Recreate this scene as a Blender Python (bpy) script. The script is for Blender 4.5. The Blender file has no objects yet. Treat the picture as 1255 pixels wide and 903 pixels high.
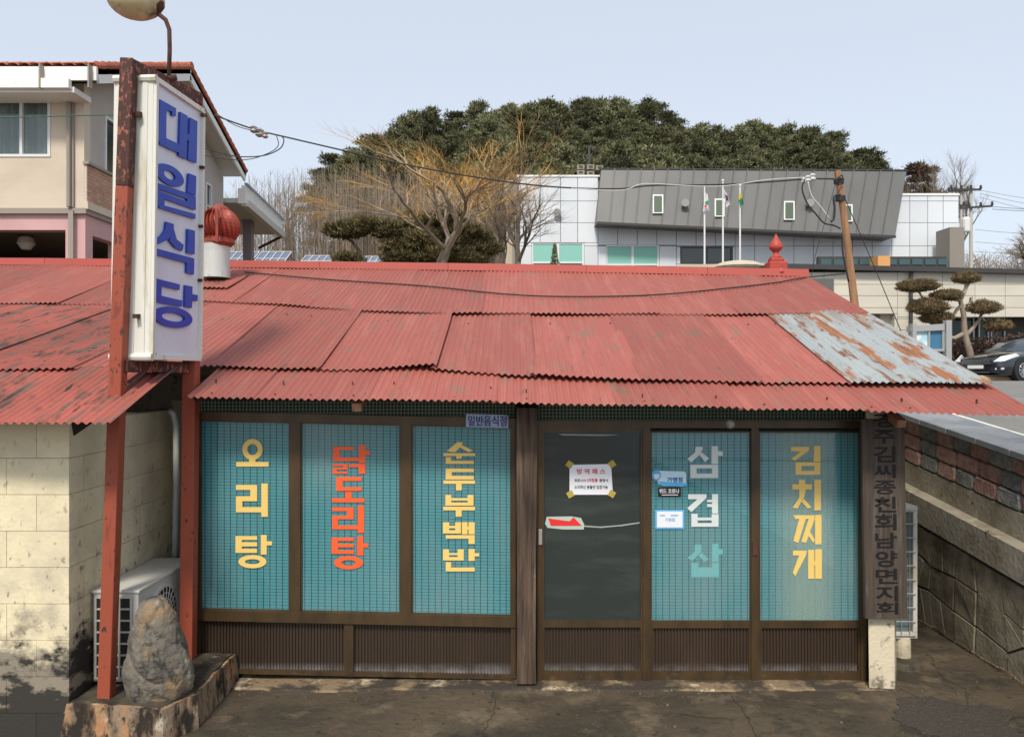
import bpy, math, random
from math import sin, cos, pi, radians, sqrt, floor
from mathutils import Vector, Matrix, noise
R = random.Random(7)
sc = bpy.context.scene
COL = sc.collection

# ------------------------------------------------------------------ camera, world, sun, exposure
F = 943.0; CX = 627.5; HY = 455.0; CZ = 2.45
cam_d = bpy.data.cameras.new("camera"); cam = bpy.data.objects.new("camera", cam_d); COL.objects.link(cam)
cam.location = (0, 0, CZ); cam.rotation_euler = (radians(90), 0, 0)
cam_d.sensor_width = 36.0; cam_d.lens = 36.0 * F / 1255.0
cam_d.shift_y = (HY - 451.0) / 1255.0; cam_d.clip_start = 0.05; cam_d.clip_end = 3000
sc.camera = cam
SUN = Vector((-0.20, -1.0, 1.22)).normalized()          # towards the sun
el = math.asin(SUN.z); az = math.atan2(SUN.x, SUN.y)
w = bpy.data.worlds.new("World"); sc.world = w; w.use_nodes = True
nt = w.node_tree; bg = nt.nodes["Background"]
sky = nt.nodes.new("ShaderNodeTexSky"); sky.sky_type = 'NISHITA'; sky.sun_disc = False
sky.sun_elevation = el; sky.sun_rotation = az
sky.air_density = 1.0; sky.dust_density = 2.6; sky.ozone_density = 1.2; sky.altitude = 50
hs = nt.nodes.new("ShaderNodeHueSaturation"); hs.inputs["Saturation"].default_value = 0.55
hz = nt.nodes.new("ShaderNodeMix"); hz.data_type = 'RGBA'; hz.inputs[0].default_value = 0.72; hz.inputs[7].default_value = (2.75, 3.06, 3.48, 1)   # thin even winter haze over the sky
nt.links.new(sky.outputs[0], hs.inputs["Color"]); nt.links.new(hs.outputs[0], hz.inputs[6]); nt.links.new(hz.outputs[2], bg.inputs[0])
bg.inputs[1].default_value = 0.15
sd = bpy.data.lights.new("sun", 'SUN'); sd.energy = 2.0; sd.angle = radians(9.0); sd.color = (1.0, 0.93, 0.82)
so = bpy.data.objects.new("sun", sd); COL.objects.link(so)
so.rotation_euler = SUN.to_track_quat('Z', 'Y').to_euler(); so.location = (-20, -40, 60)
vs = sc.view_settings; vs.view_transform = 'Standard'; vs.look = 'None'; vs.exposure = 0.74; vs.gamma = 1.0
sc.cycles.max_bounces = 6; sc.cycles.transparent_max_bounces = 16

# ------------------------------------------------------------------ helpers
def P(px, py, d): return Vector(((px - CX) / F * d, d, CZ + (HY - py) / F * d))
def PX(px, d): return (px - CX) / F * d
def PZ(py, d): return CZ + (HY - py) / F * d
def lin(v):
    v /= 255.0
    return v / 12.92 if v <= 0.04045 else ((v + 0.055) / 1.055) ** 2.4
def C(r, g, b, k=1.0): return (lin(r) * k, lin(g) * k, lin(b) * k, 1)

class MB:
    def __init__(s): s.v = []; s.f = []
    def add(s, vs_, fs):
        b = len(s.v); s.v += [tuple(p) for p in vs_]; s.f += [tuple(i + b for i in q) for q in fs]; return s
    def box(s, x0, x1, y0, y1, z0, z1):
        return s.hexa([(x0,y0,z0),(x1,y0,z0),(x1,y1,z0),(x0,y1,z0)], [(x0,y0,z1),(x1,y0,z1),(x1,y1,z1),(x0,y1,z1)])
    def hexa(s, lo, hi):
        n = len(lo)
        fs = [tuple(range(n - 1, -1, -1)), tuple(range(n, 2 * n))]
        fs += [(i, (i + 1) % n, n + (i + 1) % n, n + i) for i in range(n)]
        return s.add(list(lo) + list(hi), fs)
    def beam(s, a, b, wx, wy=None, up=None):
        a = Vector(a); b = Vector(b); wy = wy or wx
        d = (b - a).normalized(); u = Vector(up) if up else (Vector((0, 1, 0)) if abs(d.z) > .7 else Vector((0, 0, 1)))
        x = d.cross(u).normalized(); y = x.cross(d).normalized()
        q = [(-1,-1),(1,-1),(1,1),(-1,1)]
        return s.hexa([a + x*(i*wx/2) + y*(j*wy/2) for i, j in q], [b + x*(i*wx/2) + y*(j*wy/2) for i, j in q])
    def tube(s, pts, rad, n=8, cap=True):
        pts = [Vector(p) for p in pts]
        if not isinstance(rad, (list, tuple)): rad = [rad] * len(pts)
        base = len(s.v); up = None
        for i, p in enumerate(pts):
            d = (pts[min(i+1, len(pts)-1)] - pts[max(i-1, 0)])
            d = d.normalized() if d.length > 1e-9 else Vector((0, 0, 1))
            if up is None: up = Vector((0, 0, 1)) if abs(d.z) < .9 else Vector((1, 0, 0))
            x = d.cross(up)
            if x.length < 1e-5: x = d.orthogonal()
            x.normalize(); y = x.cross(d).normalized(); up = y
            for k in range(n):
                a = 2*pi*k/n; s.v.append(tuple(p + x*(cos(a)*rad[i]) + y*(sin(a)*rad[i])))
        for i in range(len(pts)-1):
            for k in range(n):
                a = base+i*n+k; b = base+i*n+(k+1)%n
                s.f.append((a, b, b+n, a+n))
        if cap:
            s.f.append(tuple(base+k for k in range(n-1, -1, -1))); e = base+(len(pts)-1)*n
            s.f.append(tuple(e+k for k in range(n)))
        return s
    def lathe(s, c, prof, n=24, sq=0):
        base = len(s.v); c = Vector(c)
        for r, z in prof:
            for k in range(n):
                a = 2*pi*(k+.5)/n; s.v.append((c.x+r*cos(a), c.y+r*sin(a), c.z+z))
        for i in range(len(prof)-1):
            for k in range(n):
                a = base+i*n+k; b = base+i*n+(k+1)%n; s.f.append((a, b, b+n, a+n))
        s.f.append(tuple(base+k for k in range(n-1, -1, -1))); e = base+(len(prof)-1)*n
        s.f.append(tuple(e+k for k in range(n)))
        return s
    def prism(s, pts, d, th):        # outline in photo pixels standing at depth d
        lo = [P(x, y, d) for x, y in pts]; hi = [Vector((p.x, d+th, p.z)) for p in lo]
        return s.hexa(hi, lo)
    def wprism(s, pts, y0, y1):      # outline (x,z) in metres
        return s.hexa([(x, y1, z) for x, z in pts], [(x, y0, z) for x, z in pts])
    def fb(s, x0, y0, x1, y1, d, th): # box by photo pixels
        return s.box(PX(min(x0,x1), d), PX(max(x0,x1), d), d, d+th, PZ(max(y0,y1), d), PZ(min(y0,y1), d))
    def ell(s, c, r, n=12, m=8, f=None):
        c = Vector(c); base = len(s.v)
        for i in range(m+1):
            t = pi*i/m
            for k in range(n):
                a = 2*pi*k/n; p = Vector((r[0]*sin(t)*cos(a), r[1]*sin(t)*sin(a), r[2]*cos(t)))
                if f: p = f(p)
                s.v.append(tuple(c+p))
        for i in range(m):
            for k in range(n):
                a = base+i*n+k; b = base+i*n+(k+1)%n; s.f.append((a+n, b+n, b, a))
        return s

def wloc(o):
    v = Vector((0, 0, 0))
    while o: v += o.location; o = o.parent
    return v
def build(name, mb, mat, parent=None, smooth=False, loc=None, kind=None, label=None, recalc=True, bevel=0):
    me = bpy.data.meshes.new(name)
    org = Vector(loc) if loc is not None else (wloc(parent) if parent else Vector((0, 0, 0)))
    me.from_pydata([(x-org.x, y-org.y, z-org.z) for x, y, z in mb.v], [], mb.f)
    if recalc:
        import bmesh
        bm = bmesh.new(); bm.from_mesh(me); bmesh.ops.recalc_face_normals(bm, faces=bm.faces)
        bm.to_mesh(me); bm.free()
    me.materials.append(mat)
    if smooth:
        me.polygons.foreach_set("use_smooth", [True]*len(me.polygons))
    o = bpy.data.objects.new(name, me); COL.objects.link(o)
    if parent:
        o.parent = parent; o.location = org - wloc(parent)
    else: o.location = org
    if kind: o["kind"] = kind
    if label: o["label"] = label
    if bevel:
        m = o.modifiers.new("bevel", 'BEVEL'); m.width = bevel; m.segments = 2; m.limit_method = 'ANGLE'
    return o
def thing(name, label, cat, loc, group=None):
    o = bpy.data.objects.new(name, None); COL.objects.link(o); o.location = loc; o.empty_display_size = .2
    o["label"] = label; o["category"] = cat
    if group: o["group"] = group
    return o
def tag(o, label, cat, group=None):
    o["label"] = label; o["category"] = cat
    if group: o["group"] = group
    return o
ROWS = ('dark green pine standing on the skyline of the hill', 'dark green pine just below the hill skyline', 'dark green pine in the middle of the hill wood', 'dark green pine low on the hill directly behind the office')
def copy_tree(o, parent=None, loc=None, rz=None, scale=None):
    c = o.copy(); COL.objects.link(c); c.parent = parent
    if loc is not None: c.location = loc
    if rz is not None: c.rotation_euler.z = rz
    if scale is not None: c.scale = scale
    for ch in list(o.children): copy_tree(ch, c)
    return c

# ------------------------------------------------------------------ materials
def mat(name, col, rough=.8, metal=0., layers=(), bump=None, spec=.4, rnd=0., emit=None, coat=0.):
    """layers: (colour, scale xyz, lo, hi, detail[, zrange]) of noise masks laid over the base; bump: (scale xyz, strength, dist)"""
    m = bpy.data.materials.new(name); m.use_nodes = True; t = m.node_tree; N = t.nodes; L = t.links
    b = N["Principled BSDF"]; b.inputs["Roughness"].default_value = rough; b.inputs["Metallic"].default_value = metal
    b.inputs["Specular IOR Level"].default_value = spec; b.inputs["Coat Weight"].default_value = coat
    geo = N.new("ShaderNodeNewGeometry")
    rgb = N.new("ShaderNodeRGB"); rgb.outputs[0].default_value = col; cur = rgb.outputs[0]
    for i, ly in enumerate(layers):
        c2, scl, lo, hi, det = ly[:5]
        if not isinstance(scl, (tuple, list)): scl = (scl,)*3
        mp = N.new("ShaderNodeMapping"); mp.inputs["Scale"].default_value = scl; mp.inputs["Location"].default_value = (i*7.3, i*3.1, i*1.7)
        L.new(geo.outputs["Position"], mp.inputs[0])
        nz = N.new("ShaderNodeTexNoise"); nz.inputs["Scale"].default_value = 1; nz.inputs["Detail"].default_value = det; nz.inputs["Roughness"].default_value = .62
        L.new(mp.outputs[0], nz.inputs["Vector"])
        mr = N.new("ShaderNodeMapRange"); mr.inputs[1].default_value = lo; mr.inputs[2].default_value = hi; L.new(nz.outputs[0], mr.inputs[0])
        fac = mr.outputs[0]
        if len(ly) > 5 and len(ly[5]) == 3:     # (z, spread, 'edge'): the mask fills up below height z with a ragged edge
            sp = N.new("ShaderNodeSeparateXYZ"); L.new(geo.outputs["Position"], sp.inputs[0])
            m2 = N.new("ShaderNodeMath"); m2.operation = 'MULTIPLY_ADD'; m2.inputs[1].default_value = -1/ly[5][1]; m2.inputs[2].default_value = ly[5][0]/ly[5][1]; L.new(sp.outputs[2], m2.inputs[0])
            mr.clamp = False; mr.inputs[3].default_value = -1; mr.inputs[4].default_value = 1
            mu = N.new("ShaderNodeMath"); mu.operation = 'ADD'; mu.use_clamp = True; L.new(fac, mu.inputs[0]); L.new(m2.outputs[0], mu.inputs[1]); fac = mu.outputs[0]
        elif len(ly) > 5 and ly[5]:     # (z0, z1): full at z0, none at z1
            sp = N.new("ShaderNodeSeparateXYZ"); L.new(geo.outputs["Position"], sp.inputs[0])
            m2 = N.new("ShaderNodeMapRange"); m2.inputs[1].default_value = ly[5][0]; m2.inputs[2].default_value = ly[5][1]
            m2.inputs[3].default_value = 1; m2.inputs[4].default_value = 0; L.new(sp.outputs[2], m2.inputs[0])
            mu = N.new("ShaderNodeMath"); mu.operation = 'MULTIPLY'; L.new(fac, mu.inputs[0]); L.new(m2.outputs[0], mu.inputs[1]); fac = mu.outputs[0]
        mx = N.new("ShaderNodeMix"); mx.data_type = 'RGBA'; L.new(fac, mx.inputs[0]); L.new(cur, mx.inputs[6]); mx.inputs[7].default_value = c2; cur = mx.outputs[2]
    if rnd:
        oi = N.new("ShaderNodeObjectInfo"); mr = N.new("ShaderNodeMapRange"); mr.inputs[3].default_value = 1-rnd; mr.inputs[4].default_value = 1+rnd
        L.new(oi.outputs["Random"], mr.inputs[0]); h = N.new("ShaderNodeHueSaturation"); L.new(mr.outputs[0], h.inputs["Value"]); L.new(cur, h.inputs["Color"]); cur = h.outputs[0]
    L.new(cur, b.inputs["Base Color"])
    if bump:
        scl = bump[0] if isinstance(bump[0], (tuple, list)) else (bump[0],)*3
        mp = N.new("ShaderNodeMapping"); mp.inputs["Scale"].default_value = scl; L.new(geo.outputs["Position"], mp.inputs[0])
        nz = N.new("ShaderNodeTexNoise"); nz.inputs["Scale"].default_value = 1; nz.inputs["Detail"].default_value = 6; L.new(mp.outputs[0], nz.inputs["Vector"])
        bp = N.new("ShaderNodeBump"); bp.inputs["Strength"].default_value = bump[1]; bp.inputs["Distance"].default_value = bump[2]
        L.new(nz.outputs[0], bp.inputs["Height"]); L.new(bp.outputs[0], b.inputs["Normal"])
    if emit: b.inputs["Emission Color"].default_value = emit[0]; b.inputs["Emission Strength"].default_value = emit[1]
    return m
def glass_mat(name, tint=(.9, .95, .95, 1), ior=1.5, rough=.02):
    m = bpy.data.materials.new(name); m.use_nodes = True; t = m.node_tree; N = t.nodes; L = t.links
    N.remove(N["Principled BSDF"]); out = N["Material Output"]
    tr = N.new("ShaderNodeBsdfTransparent"); tr.inputs[0].default_value = tint
    gl = N.new("ShaderNodeBsdfGlossy"); gl.inputs["Roughness"].default_value = rough
    lw = N.new("ShaderNodeLayerWeight"); pw = N.new("ShaderNodeMath"); pw.operation = 'POWER'; pw.inputs[1].default_value = 5; L.new(lw.outputs["Facing"], pw.inputs[0])
    ma = N.new("ShaderNodeMath"); ma.operation = 'MULTIPLY_ADD'; ma.inputs[1].default_value = .95; ma.inputs[2].default_value = .045; L.new(pw.outputs[0], ma.inputs[0])
    mx = N.new("ShaderNodeMixShader"); L.new(ma.outputs[0], mx.inputs[0]); L.new(tr.outputs[0], mx.inputs[1]); L.new(gl.outputs[0], mx.inputs[2])
    geo = N.new("ShaderNodeNewGeometry"); mp = N.new("ShaderNodeMapping"); mp.inputs["Scale"].default_value = (2.2, 2.2, 1.1); L.new(geo.outputs["Position"], mp.inputs[0])
    nz = N.new("ShaderNodeTexNoise"); nz.inputs["Scale"].default_value = 1; nz.inputs["Detail"].default_value = 7; L.new(mp.outputs[0], nz.inputs["Vector"])
    mr = N.new("ShaderNodeMapRange"); mr.inputs[1].default_value = .40; mr.inputs[2].default_value = .75; mr.inputs[3].default_value = .015; mr.inputs[4].default_value = .12; L.new(nz.outputs[0], mr.inputs[0])
    df = N.new("ShaderNodeBsdfDiffuse"); df.inputs[0].default_value = (.55, .58, .56, 1)
    m2 = N.new("ShaderNodeMixShader"); L.new(mr.outputs[0], m2.inputs[0]); L.new(mx.outputs[0], m2.inputs[1]); L.new(df.outputs[0], m2.inputs[2]); L.new(m2.outputs[0], out.inputs[0])
    return m
def film_mat(name, col, alpha):
    m = mat(name, col, .6); b = m.node_tree.nodes["Principled BSDF"]; b.inputs["Alpha"].default_value = alpha; return m

M = {}
M['roof_red'] = mat('red painted corrugated steel', (.315, .094, .072, 1), .62, 0, [
    ((.29, .088, .070, 1), (1.2, .5, .5), .35, .75, 4), ((.38, .135, .105, 1), (9, 1.0, 1.0), .5, .8, 5),
    ((.24, .115, .09, 1), (15, 2.0, 2.0), .55, .75, 7), ((.14, .085, .065, 1), (24, 4.5, 4.5), .62, .70, 6), ((.21, .12, .09, 1), (4.5, 2.4, 2.4), .60, .68, 9), ((.37, .14, .11, 1), (40, 1.5, 1.5), .60, .78, 3)], bump=((18, 6, 6), .15, .01), rnd=.14, spec=.25)
M['roof_old'] = mat('worn red brown corrugated steel', (.27, .082, .062, 1), .8, 0, [
    ((.36, .10, .078, 1), (2, .8, .8), .4, .6, 5), ((.15, .10, .08, 1), (14, 1.8, 1.8), .50, .62, 7), ((.085, .06, .048, 1), (5, 2.2, 2.2), .55, .66, 7), ((.05, .035, .03, 1), (22, 4, 4), .62, .68, 4)], rnd=.1, spec=.25)
M['galv'] = mat('galvanised steel with rust', (.30, .33, .33, 1), .55, .1, [
    ((.36, .39, .39, 1), (14, 1, 1), .4, .7, 4), ((.22, .155, .11, 1), (9, 1.2, 1.2), .42, .60, 5, (3.2, 2.75)), ((.31, .13, .055, 1), (4.6, .9, .9), .525, .56, 8), ((.20, .10, .055, 1), (16, 1.6, 1.6), .55, .62, 6), ((.20, .085, .045, 1), (16, 3.2, 3.2), .58, .66, 6)])
M['red_cap'] = mat('red ridge flashing', (.38, .07, .052, 1), .55, 0, [((.33, .07, .05, 1), (1.5, 3, 3), .5, .75, 5)], rnd=.06)
M['dark_under'] = mat('dark eaves timber', (.035, .026, .02, 1), .9)
M['old_wood'] = mat('weathered brown timber', (.095, .062, .042, 1), .85, 0, [((.17, .12, .08, 1), (22, 22, .9), .50, .66, 7), ((.42, .27, .13, 1), (16, 16, 3), .68, .72, 5), 
    ((.035, .022, .016, 1), (30, 30, 1.6), .42, .62, 6), ((.27, .22, .18, 1), (14, 14, 1.2), .60, .72, 5, (.0, 1.3))], bump=((50, 50, 2.5), .6, .01))
M['bronze'] = mat('bronze aluminium frame', (.088, .054, .024, 1), .40, .3, [((.05, .033, .018, 1), (8, 8, 2), .4, .7, 5), ((.19, .15, .11, 1), (10, 10, 14), .55, .8, 5, (.0, .16))], spec=.5)
M['fluted'] = mat('brown fluted panel', (.055, .037, .025, 1), .35, .2, [((.40, .40, .42, 1), (5, 5, 6), .30, .75, 5, (.06, .145)), ((.075, .050, .034, 1), (2.2, 2.2, .5), .5, .7, 4)], spec=.5)
M['blind'] = mat('turquoise slat blind', (.080, .34, .385, 1), .45, 0, [((.13, .38, .42, 1), (1.4, 1, .8), .4, .7, 3)], spec=.3)
M['blind_back'] = mat('dark teal backing', (.006, .04, .05, 1), .9)
M['cord'] = mat('dark blind cord', (.008, .02, .025, 1), .8)
M['yellow'] = mat('yellow vinyl letter', (.83, .58, .17, 1), .5)
M['orange'] = mat('orange red vinyl letter', (.88, .12, .03, 1), .5)
M['silver_vinyl'] = mat('pale grey vinyl letter', (.66, .70, .69, 1), .5)
M['cyan_vinyl'] = mat('faded cyan vinyl letter', (.20, .60, .62, 1), .55)
M['glass'] = glass_mat('window glass')
M['door_film'] = mat('dark tinted door pane', (.030, .038, .036, 1), .16, 0, [((.055, .062, .06, 1), (1.2, 1, 6), .5, .75, 5)], spec=.5)
M['paper'] = mat('white laminated paper', (.80, .80, .84, 1), .35)
M['tape'] = film_mat('yellowed tape', (.55, .42, .09, 1), .75)
M['ink_red'] = mat('red print', (.62, .03, .06, 1), .5)
M['ink_black'] = mat('black print', (.03, .03, .04, 1), .5)
M['red_sticker'] = mat('red torn sticker', (.75, .03, .03, 1), .5)
M['pale_sticker'] = mat('pale torn sticker backing', (.45, .52, .45, 1), .6)
M['scratch'] = film_mat('scraped glue line', (.55, .58, .57, 1), .45)
M['blue_sticker'] = mat('sky blue sticker', (.10, .42, .75, 1), .4)
M['pale_blue'] = mat('pale blue sticker', (.55, .74, .85, 1), .4)
M['deep_blue'] = mat('deep blue print', (.01, .10, .38, 1), .4)
M['black'] = mat('black plastic', (.012, .012, .014, 1), .4)
M['white'] = mat('white plastic', (.74, .74, .72, 1), .4)
M['plate_blue'] = mat('blue grey enamel plate', (.36, .42, .58, 1), .5, 0, [((.25, .28, .38, 1), 20, .5, .7, 4)])
M['navy'] = mat('navy print', (.015, .025, .16, 1), .5)
M['board'] = mat('weathered dark name board', (.088, .066, .050, 1), .8, 0, [((.05, .036, .028, 1), (40, 40, 1.5), .4, .65, 6), ((.19, .165, .15, 1), (25, 25, 2), .55, .75, 5, (.5, 2.2))], bump=((60, 60, 3), .5, .006))
M['board_ink'] = mat('black brushed lettering', (.009, .008, .008, 1), .7)
M['cream_wall'] = mat('cream painted concrete block', (.77, .68, .46, 1), .9, 0, [
    ((.62, .55, .39, 1), 3, .45, .7, 6), ((.36, .32, .25, 1), 5.5, .46, .60, 8, (.4, 1.35)), ((.10, .095, .08, 1), (18, 18, 12), .60, .66, 5, (.4, 2.4)), ((.26, .225, .17, 1), (5, 5, 7), .32, .66, 8, (.72, .22, 'e')), ((.045, .042, .036, 1), (3, 3, 5), .44, .56, 8, (.52, .15, 'e'))], bump=(40, .35, .01), rnd=.04, spec=.2)
M['mortar'] = mat('grimy mortar', (.36, .31, .21, 1), .95)
M['cream_post'] = mat('cream painted concrete post', (.66, .59, .43, 1), .9, 0, [((.22, .18, .13, 1), 9, .58, .68, 7), ((.08, .07, .05, 1), 6, .4, .6, 6, (.0, .18))], bump=(40, .4, .01))
M['ledge'] = mat('stained concrete ledge', (.27, .195, .13, 1), .92, 0, [
    ((.40, .215, .105, 1), (9, 9, 2.0), .48, .60, 7), ((.47, .41, .32, 1), (11, 11, 6), .56, .66, 7), ((.035, .028, .022, 1), (7, 7, 3), .47, .58, 8), ((.05, .04, .03, 1), (30, 30, 16), .58, .66, 5)], bump=(30, .5, .015), spec=.2)
M['ledge_top'] = mat('damp ledge top', (.085, .07, .048, 1), .7, 0, [((.028, .024, .017, 1), 5, .42, .6, 7), ((.24, .21, .15, 1), 9, .58, .72, 6)], bump=(30, .5, .015))
M['ground'] = mat('damp dark concrete', (.092, .070, .046, 1), .62, 0, [
    ((.050, .040, .028, 1), (.9, 1.5, 1), .40, .60, 8), ((.15, .115, .075, 1), 3.2, .55, .70, 8), ((.035, .03, .022, 1), 2.2, .54, .64, 8), ((.02, .018, .015, 1), 14, .6, .7, 5), ((.13, .12, .11, 1), 60, .6, .75, 3)], bump=(14, .5, .03), spec=.35)
M['patch'] = mat('rough asphalt patch', (.052, .043, .032, 1), .9, 0, [((.085, .078, .066, 1), 90, .55, .62, 2)], bump=(70, .9, .02))
M['sill_conc'] = mat('worn concrete threshold', (.22, .16, .095, 1), .85, 0, [((.50, .42, .28, 1), 4, .56, .60, 8), ((.05, .04, .03, 1), 3, .44, .54, 8), ((.03, .025, .02, 1), (30, 30, 30), .62, .66, 4)], bump=(20, .6, .02))
M['post_red'] = mat('red primed square tube', (.31, .068, .034, 1), .6, 0, [((.31, .065, .034, 1), (8, 8, 2), .4, .6, 6), ((.20, .05, .03, 1), (12, 12, 3), .60, .66, 7), ((.05, .03, .02, 1), (26, 26, 14), .62, .66, 5), ((.07, .03, .022, 1), (24, 24, 12), .55, .60, 7, (3.3, 2.5))], bump=(40, .2, .004))
M['post_rust'] = mat('rusted square tube', (.070, .028, .020, 1), .75, 0, [((.32, .10, .07, 1), (34, 34, 18), .54, .58, 6), ((.04, .018, .013, 1), 12, .5, .7, 5)], bump=(60, .4, .004))
M['lightbox'] = mat('pale lilac acrylic panel', (.66, .69, .76, 1), .35, 0, [((.57, .60, .67, 1), (3, 3, 1.2), .5, .75, 5), ((.33, .22, .2, 1), (20, 20, 12), .68, .72, 5, (2.6, 2.9))])
M['sign_trim'] = mat('off white aluminium trim', (.70, .69, .62, 1), .45, 0, [((.48, .42, .26, 1), (12, 12, 1.5), .56, .74, 5)])
M['sign_blue'] = mat('blue acrylic letter', (.012, .05, .42, 1), .4, 0, [((.03, .08, .42, 1), 3, .4, .7, 5)])
M['letter_side'] = mat('pale letter edge', (.45, .52, .58, 1), .5)
M['globe'] = mat('yellowed lamp globe', (.50, .42, .23, 1), .5, 0, [((.12, .085, .05, 1), 9, .48, .66, 7), ((.74, .70, .5, 1), 5, .5, .8, 3)])
M['rust'] = mat('rusted steel', (.085, .035, .022, 1), .8, 0, [((.03, .018, .014, 1), 15, .45, .65, 5)])
M['vent_red'] = mat('rust red ventilator vanes', (.30, .045, .026, 1), .5, .1, [((.17, .04, .028, 1), 9, .45, .65, 6)])
M['zinc'] = mat('zinc ventilator collar', (.50, .53, .50, 1), .5, .2, [((.66, .67, .6, 1), (6, 6, 2), .5, .7, 5), ((.30, .25, .18, 1), (8, 8, 3), .62, .72, 5)])
M['finial'] = mat('red finial', (.40, .055, .038, 1), .55, 0, [((.16, .05, .04, 1), 12, .55, .68, 6)])
M['ac_white'] = mat('aged white enamel', (.55, .54, .50, 1), .5, 0, [((.42, .36, .27, 1), (6, 6, 3), .55, .72, 6)])
M['ac_dark'] = mat('dark condenser interior', (.02, .022, .022, 1), .7)
M['rock'] = mat('grey brown boulder', (.175, .150, .115, 1), .88, 0, [((.33, .29, .22, 1), (6, 6, 2.4), .56, .68, 8), ((.11, .10, .085, 1), 6, .42, .60, 8), ((.30, .19, .09, 1), 3, .55, .68, 6), ((.05, .046, .04, 1), (9, 9, 5), .57, .64, 8)], bump=(16, .9, .03))
M['conc'] = mat('aged concrete', (.30, .27, .215, 1), .9, 0, [((.20, .17, .12, 1), 2.5, .45, .65, 7), ((.40, .37, .30, 1), 8, .55, .7, 6), ((.07, .06, .045, 1), 12, .62, .7, 6)], bump=(25, .4, .015), spec=.2)
M['conc_dark'] = mat('stained retaining concrete', (.27, .235, .17, 1), .9, 0, [((.13, .11, .075, 1), 3, .42, .6, 7), ((.24, .20, .13, 1), 5, .55, .7, 7)], bump=(25, .5, .015), rnd=.08, spec=.2)
M['joint'] = mat('dark joint', (.035, .03, .022, 1), .95)
M['block_red'] = mat('split red paving block', (.32, .205, .17, 1), .9, 0, [((.26, .13, .11, 1), 14, .45, .6, 6), ((.42, .27, .22, 1), 30, .6, .7, 4)], bump=(40, .8, .02), rnd=.12)
M['block_grey'] = mat('split grey paving block', (.20, .20, .185, 1), .9, 0, [((.12, .122, .115, 1), 14, .45, .6, 6), ((.24, .24, .22, 1), 30, .6, .7, 4)], bump=(40, .8, .02), rnd=.15)
M['coping'] = mat('grey coping stone', (.21, .22, .235, 1), .85, 0, [((.15, .165, .18, 1), 3, .45, .65, 5)], rnd=.3, bump=(50, .3, .006))
M['asphalt'] = mat('pale worn asphalt', (.22, .215, .20, 1), .95, 0, [((.16, .157, .15, 1), .6, .4, .65, 8), ((.30, .29, .27, 1), 26, .58, .7, 4)], bump=(50, .5, .01), spec=.2)
M['road_line'] = mat('worn white road paint', (.72, .70, .60, 1), .8, 0, [((.4, .38, .33, 1), 9, .55, .7, 6)])
M['soil'] = mat('dry winter soil and litter', (.14, .10, .06, 1), 1, 0, [((.08, .06, .035, 1), .7, .4, .6, 7), ((.22, .17, .10, 1), 3, .5, .7, 6)], spec=.1)
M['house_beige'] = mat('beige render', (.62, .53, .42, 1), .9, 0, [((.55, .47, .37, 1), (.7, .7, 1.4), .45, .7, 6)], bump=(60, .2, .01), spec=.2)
M['house_beige_shade'] = mat('beige render with painted shade', (.47, .43, .39, 1), .9, 0, [((.41, .375, .34, 1), 1, .45, .7, 6)], spec=.2)  # the beige render again, greyer because the side's shade is put into its colour
M['pink'] = mat('dusty pink render', (.60, .37, .36, 1), .9, 0, [((.53, .32, .32, 1), 1, .45, .7, 5)], spec=.2)
M['tile'] = mat('terracotta roof tile', (.46, .14, .075, 1), .75, 0, [((.33, .10, .06, 1), 5, .4, .65, 5)], rnd=.15)
M['fascia'] = mat('white fascia', (.80, .80, .76, 1), .6, 0, [((.5, .47, .40, 1), (2, 2, 4), .6, .8, 5)])
M['soffit'] = mat('grey white soffit', (.66, .64, .59, 1), .7)
M['pipe_grey'] = mat('grey brown downpipe', (.30, .26, .22, 1), .5)
M['brick'] = mat('tan wall brick', (.50, .30, .21, 1), .85, rnd=.15)
M['brick_joint'] = mat('pale mortar', (.58, .50, .42, 1), .95)
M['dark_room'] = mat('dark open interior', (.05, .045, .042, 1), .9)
M['curtain'] = mat('grey green curtain', (.20, .25, .24, 1), .9, 0, [((.13, .17, .165, 1), (9, 1, .3), .4, .6, 3)])
M['bldg_white'] = mat('pale blue white wall panel', (.66, .69, .72, 1), .6, 0, [((.59, .62, .65, 1), .3, .4, .7, 4)], rnd=.05)
M['bldg_joint'] = mat('panel joint', (.24, .25, .26, 1), .8)
M['bldg_beige'] = mat('beige wall panel', (.50, .43, .33, 1), .8)
M['bldg_tan'] = mat('brown grey chimney cladding', (.25, .22, .19, 1), .8)
M['zinc_dark'] = mat('dark grey zinc cladding', (.14, .14, .135, 1), .5, .2, [((.118, .118, .115, 1), (.5, .5, .2), .4, .7, 5)], rnd=.08)
M['annex'] = mat('cream panel cladding', (.60, .56, .47, 1), .75, 0, [((.54, .50, .42, 1), (.4, .4, 1.2), .4, .7, 5)], rnd=.04)
M['mint'] = mat('mint roller blind', (.24, .52, .44, 1), .7)
M['dark_glass'] = mat('dark window glass', (.03, .045, .045, 1), .08, 0, spec=.7)
M['frame_white'] = mat('white window frame', (.68, .69, .68, 1), .5)
M['metal_dark'] = mat('dark trim metal', (.06, .058, .055, 1), .5, .3)
M['steel'] = mat('brushed steel', (.42, .42, .41, 1), .4, .5)
M['pole_white'] = mat('white painted pole', (.68, .68, .66, 1), .4)
M['needles'] = mat('pine needles', (.14, .148, .078, 1), .9, 0, [((.20, .19, .10, 1), .7, .42, .62, 4), ((.065, .08, .045, 1), .9, .5, .7, 4)], rnd=.42, spec=.15)
M['needles_olive'] = mat('olive brown needles', (.17, .14, .065, 1), .9, 0, [((.10, .09, .045, 1), 1.3, .4, .65, 5)], rnd=.12, spec=.15)
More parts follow.
